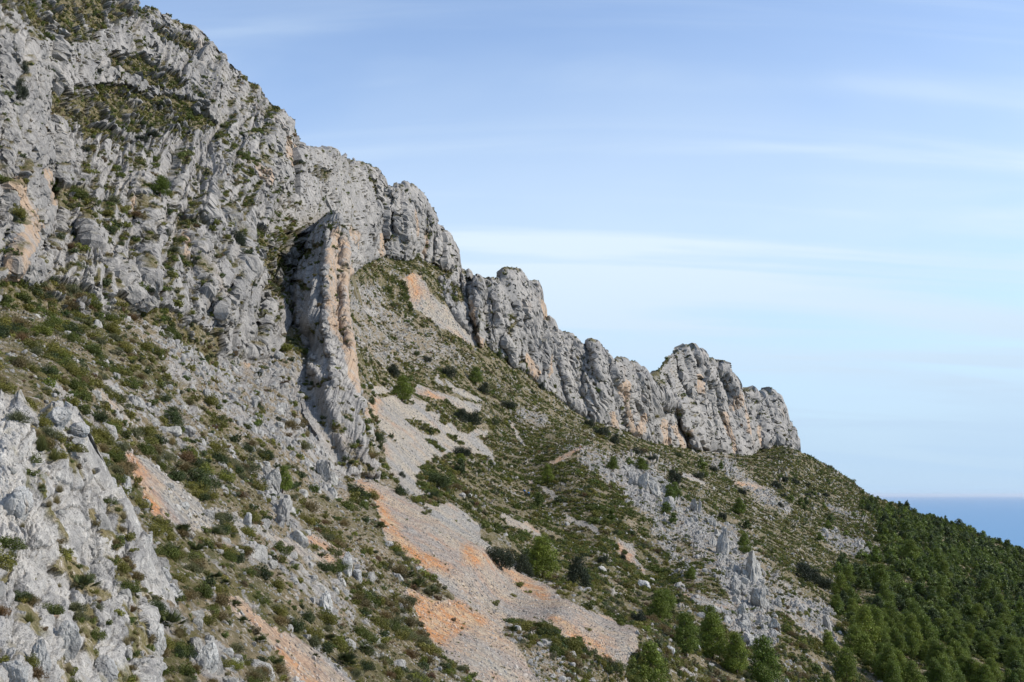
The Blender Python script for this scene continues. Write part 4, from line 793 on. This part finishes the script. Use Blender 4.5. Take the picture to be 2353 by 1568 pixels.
# pines that stand out in the photograph: x, foot y, width, height, label
for px, py, wd, h, lab in [
  (1250,1325,86,102,'large bright green pine beside the dark bushes at the edge of the broad scree'), (1580,1508,66,105,'dense green pine, left of the pair standing at the bottom near the pale boulders'),
  (1642,1515,80,112,'dense green pine, right and wider of the pair standing side by side at the bottom'), (1762,1600,92,140,'tall green pine cut by the bottom edge of the picture, below the rock spikes'),
  (1500,1580,86,110,'round-topped green pine at the very foot of the broad scree'), (1518,1430,60,78,'thin grey-green pine just above the pine pair, near the dark round bush'),
  (655,1133,44,66,'bright green pine at the foot of the karst crag on the near slope'), (1256,1108,30,46,'small green pine beside the path below the hikers in pale clothes'),
  (1096,880,34,44,'green pine on the slope between the jagged fins and the upper scree'), (1411,1078,32,34,'small bright pine right of the pale path bend'), (1475,1080,34,32,'small green pine above the grey rock slabs'),
  (1238,1290,46,50,'darker small pine touching the large bright pine on its left'), (1062,1056,30,20,'small bright green pine sapling next to the bare spreading tree on the upper scree'),
  (1990,1478,70,92,'loose spreading pine at the near corner of the pine wood'), (1950,1568,60,80,'slim pine at the lower edge of the wood near bare rocks'), (1905,1500,44,52,'lone small pine beside the end of the pale path'),
  (1585,1330,26,30,'tiny pine standing alone above the broken rock slabs'), (1700,1180,34,40,'dark pine among rocks right of the grey slabs'), (1555,1145,30,40,'green pine beside the dark round bushes above the slabs'), (1590,1320,18,22,'sapling pine on the stony slope left of the rock spikes')]:
    Pq, t = LG(px, min(py, 1660)); k = t/F; pine(Pq, h*k, wd*k, lab, hi=True, c=random.randrange(2))
Pq, t = LL(366, 450); pine(Pq, 50*t/F, 54*t/F, 'single round green pine growing on a ledge of the long grey cliff wall', c=0)
# the wood
veg, scr, ora, rk = slope.mk; x, y, t = proj(slope.Q); fr = regions(x, y, [FOREST], 16., 9.) > 0
nn = fbm(slope.Q.reshape(-1, 3)/45.+8, 3).reshape(x.shape)
fs_ = sum((regions(x+ox, y+oy, [FOREST], 22., 9.) > 0)*1. for ox, oy in ((0, 0), (25, -12), (-30, 14), (45, -5), (-55, 20)))/5.
cov = np.where(fs_ > 0, fs_**1.5*np.clip(.80+nn*2.4+fbm(slope.Q.reshape(-1, 3)/14.+3, 2).reshape(x.shape)*1.2, .05, 1.4), 0)*(1-scr)
fr = fs_ > .3
edge_ = (((x > 1750) & (y > 1120) & (y < 1260)) | (x > 1870)) & ~fr; cov = np.where(edge_, .02+.12*np.clip(nn, 0, 1), cov); cov = np.where((x > 1450) & (x <= 1750) & (y > 1080) & ~fr, .018, cov); cov = np.where((x > 880) & (x <= 1450) & (y > 900) & ~fr, .004, cov)*(1-scr)
i, r, px, py, tt_ = scatter(slope, cov, 1.9, 3.6); n = len(i); print('pines', n)
r = r*np.exp(RNG.normal(0, .25, n)); hh = r*2*RNG.uniform(1.0, 1.6, n); o_ = np.argsort(-(r/tt_)*((px > 0) & (px < 2353) & (py < 1600))); Ps = slope.Q.reshape(-1, 3)[i]; lo = {}
for c_, j in enumerate(o_):
    if c_ < 275:
        ci = random.randrange(4); lab = sz(r[j]*F/tt_[j], 11, 17)+' '+('squat ' if hh[j]/r[j] < 2.45 else 'slender ' if hh[j]/r[j] > 2.8 else '')+['fresh green', 'light green', 'mid green', 'dark green'][ci]+' pine '+mark(px[j], py[j])
        pine(Ps[j], hh[j], r[j]*2*random.uniform(.85, 1.1), lab, 'pines of the wood and its edge', hi=r[j]*F/tt_[j] > 17, c=ci)
    elif r[j]*F/tt_[j] < 15: lo.setdefault(random.randrange(4), []).append(j)
bt = []
for v, js in lo.items():
    js = np.array(js); n = len(js); tn = np.array(PG)[RNG.integers(0, 4, n)]*RNG.uniform(.7, 1.2, (n, 1))
    bt.append((PN_LO[v], Ps[js]-np.array([0, 0, .2]), np.stack([r[js]*2/.72, r[js]*2/.72, hh[js]], -1), RNG.uniform(0, 6.3, n), RNG.normal(0, .05, (n, 2)), tn))
o = link('pine_wood', merged('pine_wood', bt, M_LEAF)); o['label'] = 'distant dark pine wood running down to the sea'; o['category'] = 'wood'; o['kind'] = 'stuff'
# ---------------- dark evergreen bushes
OK_ = [T_shrub(5000, .030, s+40, .95, 22, .30) for s in (1, 2, 3)]; ok_m = [tmesh('oak_bush', T, (0.030, 0.040, 0.022), M_LEAF) for T in OK_]; ok_g = [tmesh('oak_bush', T, (0.055, 0.075, 0.024), M_LEAF) for T in OK_]
BUSH = [(1086,972,64,46,0,'large dark round evergreen bush on the upper scree, biggest there'),(1062,962,50,36,0,'dark round bush fused to the left of the big one on the upper scree'),(1032,864,52,38,0,'dark spreading bush under the pale rock bank above the upper scree'),(904,862,42,34,0,'dark bush just right of the orange blade wall'),
 (983,826,26,22,0,'small dark bush near the rocky bank right of the blade wall'),(1117,902,36,34,0,'dark bush tucked beside the green pine above the upper scree'),(1168,932,58,26,0,'flat dark bush left of the low grey outcrop'),(1148,1300,92,76,0,'big dark bush mass at the right edge of the broad scree'),(1205,1318,60,60,0,'dark bush between the big bush mass and the large bright pine'),
 (1326,1342,72,82,0,'tall dark grey-green bush right of the large bright pine'),(1467,1428,52,46,0,'dark round bush above the pine pair'),(1546,1104,46,38,0,'dark round bush above the grey rock slabs'),(1355,975,34,28,0,'dark bush at the foot of the saw-toothed ridge, first from left'),(1385,1000,48,34,0,'wide dark bush at the foot of the saw-toothed ridge'),
 (1415,1018,30,30,0,'dark bush right of the wide one under the saw-toothed ridge'),(1245,892,22,22,0,'small dark bush against the rounded tower'),(1149,818,26,26,1,'olive bush at the foot of the rounded tower'),(1560,1048,26,20,1,'green bush under the orange stains of the great crag'),
 (1500,1060,30,22,0,'dark bush below the notch between ridge and great crag'),(1460,1040,36,20,0,'low dark bush at the foot of the ridge near the notch'),(1610,1100,36,26,0,'dark bush beside pale rocks under the great crag'),(1640,1080,30,22,0,'small dark bush left of the white scree patch under the crag'),
 (1705,1130,32,22,0,'low dark bush right of the orange scree patch under the crag'),(1783,1120,40,22,0,'long dark bush on the slope right of the great crag'),(1805,1105,28,20,0,'small dark bush on the skyline side right of the crag'),(1830,1112,30,18,0,'flat dark bush above the far rocks right of the crag'),
 (1857,1140,26,20,0,'dark round bush below the far skyline'),(1803,1140,24,18,0,'dark bush between the far rocks and the skyline bushes'),(1855,1115,26,14,0,'lowest flat bush beneath the crag end'),(1900,1140,22,12,0,'tiny dark bush on the far slope'),(1700,1170,36,24,0,'dark bush among pale rocks below the crag'),(1660,1190,26,30,0,'upright dark bush left of the leaning rock slab'),
 (1795,1165,20,16,0,'small bush at the lower end of the far rocks'),(1060,1042,52,34,0,'open spreading tree on the upper scree'),(1005,1115,80,52,1,'broad green bush mound in the middle of the upper scree'),(925,1092,24,16,0,'small round bush alone on the grey scree'),(872,1010,40,40,1,'green bush at the right foot of the blade wall'),
 (880,1030,26,22,1,'round olive bush below the blade wall on the scree'),(860,925,20,26,1,'upright green bush at the base of the orange face'),(738,948,40,28,0,'dark bush on the karst rocks left of the blade wall foot'),(1000,1140,34,20,1,'low green bush beside the gravel channel'),(1140,975,30,20,1,'green cushion beside the big dark bush'),
 (400,975,70,56,1,'large leafy green bush on the near slope below the karst field'),(455,1120,110,60,1,'wide dark green bush between two scree tongues'),(545,1290,50,44,1,'round green bush above the left scree tongue'),(1480,1068,26,20,0,'dark bush left of the round one above the slabs'),(1850,1330,90,50,0,'dark thicket at the left edge of the pine wood'),(1890,1350,60,46,0,'dark thicket joining the pine wood edge'),
 (1385,1290,30,26,0,'dark bush between the orange earth patch and the tall dark bush'),(1430,1282,22,18,0,'dark bush on the orange earth patch'),(1180,830,18,14,0,'tiny dark bush under the tower'),(960,812,20,16,1,'small bush on the rocky bank')]
for px, py, wd, h, gk, lab in BUSH:
    Pq, t = LG(px, py); k = t/F; put('evergreen_bush', random.choice(ok_g if gk else ok_m), Pq, (wd*k*.5, wd*k*.5, h*k*.78), random.uniform(0, 6.3), lab, 'bush', sink_=.03*h*k)
for px, py, wd, h, gk, lab in [(552,560,46,62,0,'dark bush hanging in the cleft of the long cliff wall'),(46,225,44,60,0,'dark bush mass on the left buttress of the cliff wall'),(62,165,24,40,0,'narrow dark bush above the mass on the left buttress'),(232,168,20,20,0,'small dark bush high on the cliff wall'),(368,240,20,18,0,'round dark bush on the upper ledge of the cliff wall'),(326,282,20,22,0,'dark bush in the middle of the grassy ledge'),
  (200,345,28,22,0,'dark bush at the lower lip of the grassy ledge'),(355,308,36,20,0,'low dark bush at the right end of the grassy ledge'),(330,322,40,20,0,'wide dark bush under the grassy ledge'),(386,540,22,20,0,'dark bush below the cliff pine'),(475,395,18,12,0,'small dark bush right of the cliff pine'),(112,158,14,14,0,'little dark bush beside the left buttress'),(100,540,18,22,0,'dark bush near the orange stained wall'),(350,670,34,22,0,'dark bush at the foot of the cliff wall'),(35,505,16,30,0,'dark bush at the picture edge on the cliff wall'),(800,345,1,1,0,'')]:
    if not lab: continue
    Pq, t = LL(px, py); k = t/F; put('evergreen_bush', random.choice(ok_g if gk else ok_m), Pq, (wd*k*.5, wd*k*.5, h*k*.7), random.uniform(0, 6.3), lab, 'bush', sink_=.05*h*k)
# ---------------- fan palms
pm = [tmesh('fan_palm', T_palm(s), (0.070, 0.085, 0.030), M_LEAF) for s in (1, 2, 3)]
PALMS = [(192,1352,100,'large fan palm on the near slope beside the smooth grey outcrop'),(392,1440,104,'large fan palm right of the broken white boulders'),(800,1530,100,'fan palm at the bottom edge between two screes'),(840,1500,70,'fan palm above the bottom edge right of the lower scree'),(965,1350,74,'dark green fan palm at the left rim of the broad scree'),(995,1368,60,'fan palm at the tip of the green island above the red earth'),(935,1325,60,'fan palm left of the broad scree, upper of the clump'),
 (872,1212,48,'lone fan palm at the top left edge of the broad scree'),(500,1230,52,'fan palm standing on the pale scree tongue'),(545,1395,50,'fan palm just above the left scree tongue'),(520,1340,44,'small fan palm among the green scrub above the left scree tongue'),(745,1280,40,'small fan palm near the orange earth strip'),(1178,1450,44,'fan palm at the left end of the scrub strip under the scree'),(345,1170,34,'small fan palm left of the orange scree tongue'),
 (420,1230,70,'fan palm in the green thicket on the near slope'),(455,1270,64,'fan palm in the middle of the green thicket'),(400,1270,60,'fan palm at the left of the green thicket'),(500,1330,60,'fan palm at the lower end of the green thicket'),(600,1480,60,'fan palm on the bank left of the lower scree tongue'),(640,1530,60,'fan palm near the bottom on the bank left of the lower scree'),(727,1510,30,'small fan palm inside the lower scree'),(560,1430,44,'fan palm beside the top of the lower scree'),
 (1010,1160,30,'small fan palm beside the gravel channel'),(760,1470,60,'fan palm above the bottom clump left of the red earth'),(1460,1545,50,'fan palm near the round-topped pine')]
for px, py, wd, lab in PALMS:
    Pq, t = (LF if px < 250 else LG)(px, min(py, 1660)); k = wd*t/F*.5*1.05; put('fan_palm', random.choice(pm), Pq, (k, k, k*.95), random.uniform(0, 6.3), lab, 'palm')
# ---------------- grass and bushes of the foreground
gm = tmesh('grass_tuft', T_twig(900, 77, 1., .55, .008, .25, .08), (.12, .125, .04), M_LEAF); gs = tmesh('grass_tuft', T_twig(700, 78, 1., .6, .008, .3, .08), (.26, .21, .12), M_LEAF)
for px, py, wd, mt, lab in [(100,1035,80,gm,'tall green grass clump between the near grey rocks'),(125,1050,60,gm,'second green grass clump by the stacked dark stones'),(140,1128,46,gs,'dry grass tuft on top of the near rock slab'),(115,1165,40,gs,'dry brown grass tuft in the crack of the near rock'),(98,1120,40,gm,'upright green tuft in the cleft of the outcrop'),(285,1190,44,gs,'pale grass tuft beside the near boulders'),(55,1210,30,gs,'small dry grass tuft on the outcrop face'),(230,1090,30,gs,'straw grass tuft at the outcrop rim'),(130,970,50,gs,'wispy dry grass behind the white boulder'),(290,1480,50,gs,'dry grass tuft near the bottom boulders'),(160,1540,50,gs,'dry grass tuft at the bottom edge'),(70,1430,60,gm,'green tuft growing in the lower outcrop')]:
    Pq, t = LF(px, py); k = wd*t/F*.62; put('grass_tuft', mt, Pq, (k, k, k), random.uniform(0, 6.3), lab, 'grass')
# ---------------- named rocks
FG_ROCKS = [(135,968,56,46,'pale round boulder at the top of the near outcrop',0),(170,995,52,30,'dark cracked stone on top of the stacked pair',0),(172,1018,48,22,'lower stone of the stacked pair on the near rocks',0),(46,1170,64,80,'dark leaning pointed rock in front of the smooth slab',0),(228,1240,40,62,'fluted grey rock above the big fan palm',1),(240,1292,54,34,'broad dark-sided boulder beside the big fan palm',1),(339,1300,16,40,'slim white upright stone in green scrub',1),(375,1330,34,42,'rounded pale boulder at the right of the near rocks',1),(403,1366,42,32,'pale boulder beside the second fan palm',1),(372,1360,30,20,'small cracked boulder left of the pale one',1),
 (349,1480,54,66,'big smooth grey boulder below the second fan palm',1),(356,1532,56,34,'long low boulder at the bottom left',1),(158,1490,44,92,'tall pointed grey slab at the bottom left',0),(97,1540,48,100,'second tall grey slab at the bottom edge',0),(473,1530,50,64,'knobbly grey rock crest at the bottom',1),(524,1508,22,26,'small upright stone at the bottom crest',1),(262,1125,32,36,'rounded rock right of the outcrop rim',1),(289,1125,24,42,'narrow rock beside the rounded rim rock',1),(250,1200,68,60,'broad sloping slab right of the outcrop',1),(309,1250,24,38,'leaning pale slab below the rim rocks',1),(340,1250,36,30,'pale boulder next to the leaning slab',1),(255,1438,28,22,'small pale boulder in dry scrub',1),(30,1560,60,60,'grey block in the bottom left corner',0),(235,1560,70,80,'smooth block at the bottom edge near dry grass',1),(340,1420,26,22,'small stone above the smooth boulder',1),(390,1115,20,14,'flat grey stone lying on the orange scree',1),(425,1165,24,20,'blue-grey boulder resting on the scree tongue',1),
 (570,1205,20,40,'dark sided rock fang on the near slope',1),(798,1312,26,50,'standing pale rock in the scrub left of the broad scree',1),(822,1325,26,30,'smaller rock beside the standing one',1),(750,1400,30,60,'sloping rock rib left of the red earth',1),(1190,1443,16,16,'dark boulder at the lower edge of the broad scree',1),(1606,1500,18,18,'white round boulder by the pine pair',1),(1540,1500,22,20,'pale boulder left of the pine pair',1),(1480,1350,30,20,'low pale rocks above the dark round bush',1)]
M_ROCKN = mat_rock('near_limestone_rock', (.47, .46, .435))
big = [tmesh('rock', T_rock(5, s+60, 12, rough=.085, cracks=.10, flute=.06), (1, 1, 1), M_ROCKN, False) for s in range(7)]
for px, py, wd, h, lab, gk in FG_ROCKS:
    Pq, t = (LG if gk else LF)(px, min(py, 1660)); k = t/F; put('boulder', random.choice(big), Pq, (wd*k*.68, wd*k*.6, h*k*.66), random.uniform(0, 6.3), lab, 'boulder', tilt=(random.uniform(-.15, .15), random.uniform(-.1, .2)), sink_=-h*k*.22)
spk = [tmesh('rock_spike', T_rock(5, s+80, 10, rough=.12, cracks=.08, flute=.12, blunt=1.), (1, 1, 1), M_ROCK) for s in range(4)]
for px, py, wd, h, tl, lab in [(1727,1345,34,150,.12,'tallest rock spike, standing free on the stony slope'),(1742,1400,30,90,.12,'rock spike joined under the tallest one'),(1665,1290,26,150,-.3,'long leaning rock fin left of the tallest spike'),(1690,1370,22,110,-.3,'narrow rock fin below the long leaning fin'),(1705,1420,20,80,-.2,'small rock fin at the foot of the spikes'),(1595,1175,20,60,0,'pale upright slab above the spikes'),(1608,1180,7,56,-.1,'thin splinter of rock beside the pale slab'),(1712,1440,26,60,0,'blunt rock block above the broken slabs'),(1777,1450,22,60,-.1,'isolated rock fang near the narrow pale path'),(1790,1400,16,60,-.3,'slender fang on the crest of the rocks'),
  (1480,1130,26,90,-.35,'fluted grey slab in the upper rock field'),(1455,1120,18,80,-.35,'leftmost fluted slab in the upper rock field'),(1510,1150,22,80,-.35,'third fluted slab in the upper rock field'),(1540,1180,22,70,-.3,'fourth fluted slab in the upper rock field'),(1900,1450,18,70,-.2,'rock rib at the right end of the broken slabs'),(745,1110,26,100,-.1,'fluted crag at the foot of the karst rocks'),(768,1115,22,80,-.1,'fluted crag right beside the other at the karst foot'),(630,1130,34,130,-.25,'grey rock rib running down the near slope'),(650,1200,28,100,-.25,'lower half of the grey rock rib on the near slope'),(1720,1480,30,50,0,'broken block at the lower end of the rock field'),(1640,1410,30,34,0,'squat block in the low row of white rocks')]:
    Pq, t = LG(px, py-h*.12); k = t/F; put('rock_spike', random.choice(spk), Pq, (wd*k*.62, wd*k*.58, h*k*.30), random.uniform(0, 6.3), lab, 'rock', tilt=(0, tl), sink_=-h*k*.12)
for line, n_ in (([(1642,1200),(1665,1260),(1700,1330),(1715,1400),(1725,1470)], 34), ([(1735,1290),(1748,1350),(1760,1420),(1775,1470)], 18), ([(1440,1085),(1500,1110),(1560,1165),(1620,1215)], 26), ([(1590,1375),(1660,1410),(1720,1450)], 16), ([(1880,1400),(1905,1440),(1915,1490)], 12), ([(1890,1220),(1960,1250),(2020,1280)], 14), ([(604,1070),(640,1130),(668,1220)], 16)):
    for k_ in range(n_):
        u_ = (k_+random.random())/n_*(len(line)-1); a_ = min(int(u_), len(line)-2); f_ = u_-a_
        px = line[a_][0]*(1-f_)+line[a_+1][0]*f_+random.gauss(0, 11); py = line[a_][1]*(1-f_)+line[a_+1][1]*f_+random.gauss(0, 7)
        Pq, t = LG(px, py); k = t/F; wd = random.uniform(9, 24); h = wd*random.uniform(1.0, 2.1)
        put('rib_rock', random.choice(spk), Pq, (wd*k*.6, wd*k*.5, h*k*.5), random.uniform(0, 6.3), ('tall ' if h > 30 else 'low ' if h < 18 else '')+'ragged grey rib rock '+mark(px, py), 'rock', 'rocks of the ragged limestone ribs', tilt=(random.uniform(-.2, .2), random.uniform(-.35, 0)), sink_=h*k*.12)
# ---------------- hikers
def skin_body(name, joints, edges, mat, parent=None):
    me = bpy.data.meshes.new(name); me.from_pydata([j[:3] for j in joints], edges, []); o = bpy.data.objects.new(name, me); COL.objects.link(o); me.materials.append(mat)
    md = o.modifiers.new('skin', 'SKIN'); 
    for v, j in zip(me.skin_vertices[0].data, joints): v.radius = (j[3], j[4] if len(j) > 4 else j[3]); v.use_root = False
    me.skin_vertices[0].data[0].use_root = True
    o.modifiers.new('sub', 'SUBSURF').levels = 1; o.modifiers['sub'].render_levels = 1
    if parent: o.parent = parent
    return o
SKIN = mat_plain('skin', (.55, .36, .26), .6)
def person(P, yaw, jacket, trousers, hat, pack, label):
    J = [(0,0,.95,.13,.10),(0,0,1.15,.13,.10),(0,.01,1.36,.15,.10),(0,.01,1.48,.055),(0,-.01,1.56,.06),(0,-.02,1.66,.085,.10),(.0,-.02,1.74,.06),
         (.17,0,1.40,.055),(.24,-.05,1.16,.045),(.22,-.22,.98,.035),(.21,-.29,.94,.03),(-.17,0,1.40,.055),(-.25,.08,1.17,.045),(-.24,.02,.93,.035),(-.23,-.04,.87,.03),
         (.10,0,.88,.085),(.11,-.20,.50,.062),(.11,-.24,.10,.045),(.11,-.36,.04,.04),(-.10,0,.88,.085),(-.11,.12,.48,.062),(-.11,.34,.12,.045),(-.11,.24,.03,.04)]
    E = [(0,1),(1,2),(2,3),(3,4),(4,5),(5,6),(2,7),(7,8),(8,9),(9,10),(2,11),(11,12),(12,13),(13,14),(0,15),(15,16),(16,17),(17,18),(0,19),(19,20),(20,21),(21,22)]
    b = skin_body('person', J, E, SKIN); b.location = P; b.rotation_euler = (0, 0, yaw); b['label'] = label; b['category'] = 'person'
    g_ = 1.22
    jk = [(x, y, z, r[0]*g_, (r[1] if len(r) > 1 else r[0])*g_) for x, y, z, *r in [J[0], J[1], J[2], J[7], J[8], J[9], J[11], J[12], J[13]]]
    skin_body('jacket', jk, [(0,1),(1,2),(2,3),(3,4),(4,5),(2,6),(6,7),(7,8)], mat_plain('jacket_cloth', jacket), b)
    tk = [(x, y, z, r[0]*g_, (r[1] if len(r) > 1 else r[0])*g_) for x, y, z, *r in [(0,0,.93,.14,.11), J[15], J[16], J[17], J[19], J[20], J[21]]]
    skin_body('trousers', tk, [(0,1),(1,2),(2,3),(0,4),(4,5),(5,6)], mat_plain('trouser_cloth', trousers), b)
    skin_body('cap', [(0,-.02,1.74,.10),(0,-.04,1.79,.07)], [(0,1)], mat_plain('cap_cloth', hat), b)
    skin_body('backpack', [(0,.20,1.02,.13,.09),(0,.21,1.25,.16,.11),(0,.19,1.42,.11,.08)], [(0,1),(1,2)], mat_plain('pack_cloth', pack), b)
for px, py, yaw, a, b_, c_, d_, lab in [(1211,1133,2.2,(.01,.30,.90),(.04,.04,.06),(.75,.75,.75),(.02,.30,.70),'hiker in blue jacket with pale cap, left of the two walking through scrub'),(1220,1137,2.2,(.01,.32,.95),(.03,.03,.05),(.05,.05,.07),(.02,.28,.65),'hiker in blue with dark cap, right of the two walking through scrub'),
   (1337,1036,2.6,(.55,.10,.12),(.2,.16,.16),(.8,.78,.75),(.6,.5,.5),'hiker in red top and white hat on the orange path'),(1328,1041,2.6,(.6,.58,.56),(.25,.2,.2),(.5,.4,.3),(.3,.2,.2),'hiker in pale clothes just behind the red one on the path')]:
    Pq, t = LG(px, py); person(tuple(Pq), yaw, a, b_, c_, d_, lab)

# ------------------------------------------------------------------ air: thin even sea haze
hm = bpy.data.materials.new('haze_air'); hm.use_nodes = True; n_ = hm.node_tree; n_.nodes.clear(); pv_ = n_.nodes.new('ShaderNodeVolumePrincipled'); ov_ = n_.nodes.new('ShaderNodeOutputMaterial')
pv_.inputs['Density'].default_value = 3.5e-6; pv_.inputs['Color'].default_value = (.80, .88, 1., 1); pv_.inputs['Anisotropy'].default_value = .2; n_.links.new(pv_.outputs[0], ov_.inputs['Volume'])
x0, x1, y0, y1, z0, z1 = -4.1e5, 4.1e5, -2.1e4, 5.6e5, -660., 330.
V = np.array([[x, y, z] for z in (z0, z1) for y in (y0, y1) for x in (x0, x1)]); Fh = np.array([[0, 2, 3, 1], [4, 5, 7, 6], [0, 1, 5, 4], [2, 6, 7, 3], [0, 4, 6, 2], [1, 3, 7, 5]])
ho = link('haze', mesh_np('haze', V, Fh, hm)); ho['kind'] = 'stuff'; ho['label'] = 'thin blue sea haze in the air over the slopes'; ho['category'] = 'haze'

# ---- where two things would still share a label, count them off from the left
import re
def wc(x): return len(re.findall(r"[A-Za-z']+", x))
def trim(x, lim):
    for a, b in (('well ', ''), ('cushion ', ''), ('mid-sized ', ''), ('limestone ', ''), ('twiggy ', ''), (' on the near slope', ''), (' beside the large pine', ''), ('blocky ', ''), (' by the near outcrop', ''), ('straw-coloured ', 'pale '), (' of the broken boulders', ' of the boulders'), ('saw-toothed', 'jagged'), ('yellow-green', 'lime'), ('grey-green', 'grey'), (' above the near outcrop', ''), (' beside the fluted slabs', ''), ('ragged ', ''), ('rounded ', ''), (' of the left buttress', ''), ('cut by', 'at'), ('small ', ''), ('large ', '')):
        if wc(x) > lim: x = x.replace(a, b, 1)
    return x
for lim in (16, 12):
    by = {}
    for o in COL.objects:
        if o.parent is None and 'label' in o and o.get('kind') is None: by.setdefault(o['label'], []).append(o)
    for lab, os_ in by.items():
        for o in os_: o['label'] = trim(lab, 16 if len(os_) == 1 and lim == 16 else 12 if len(os_) > 1 else 16)
ORD = ['first', 'second', 'third', 'fourth', 'fifth', 'sixth', 'seventh', 'eighth', 'ninth', 'tenth', 'eleventh', 'twelfth', 'thirteenth']
by = {}
for o in COL.objects:
    if o.parent is None and 'label' in o and o.get('kind') is None: by.setdefault(o['label'], []).append(o)
for lab, os_ in by.items():
    if len(os_) == 1: continue
    os_.sort(key=lambda o: proj(np.array(o.location))[0])
    for k, o in enumerate(os_): o['label'] = trim(lab, 12)+(', leftmost one' if k == 0 else ', rightmost one' if k == len(os_)-1 else ', '+ORD[min(k, 12)]+' from left')
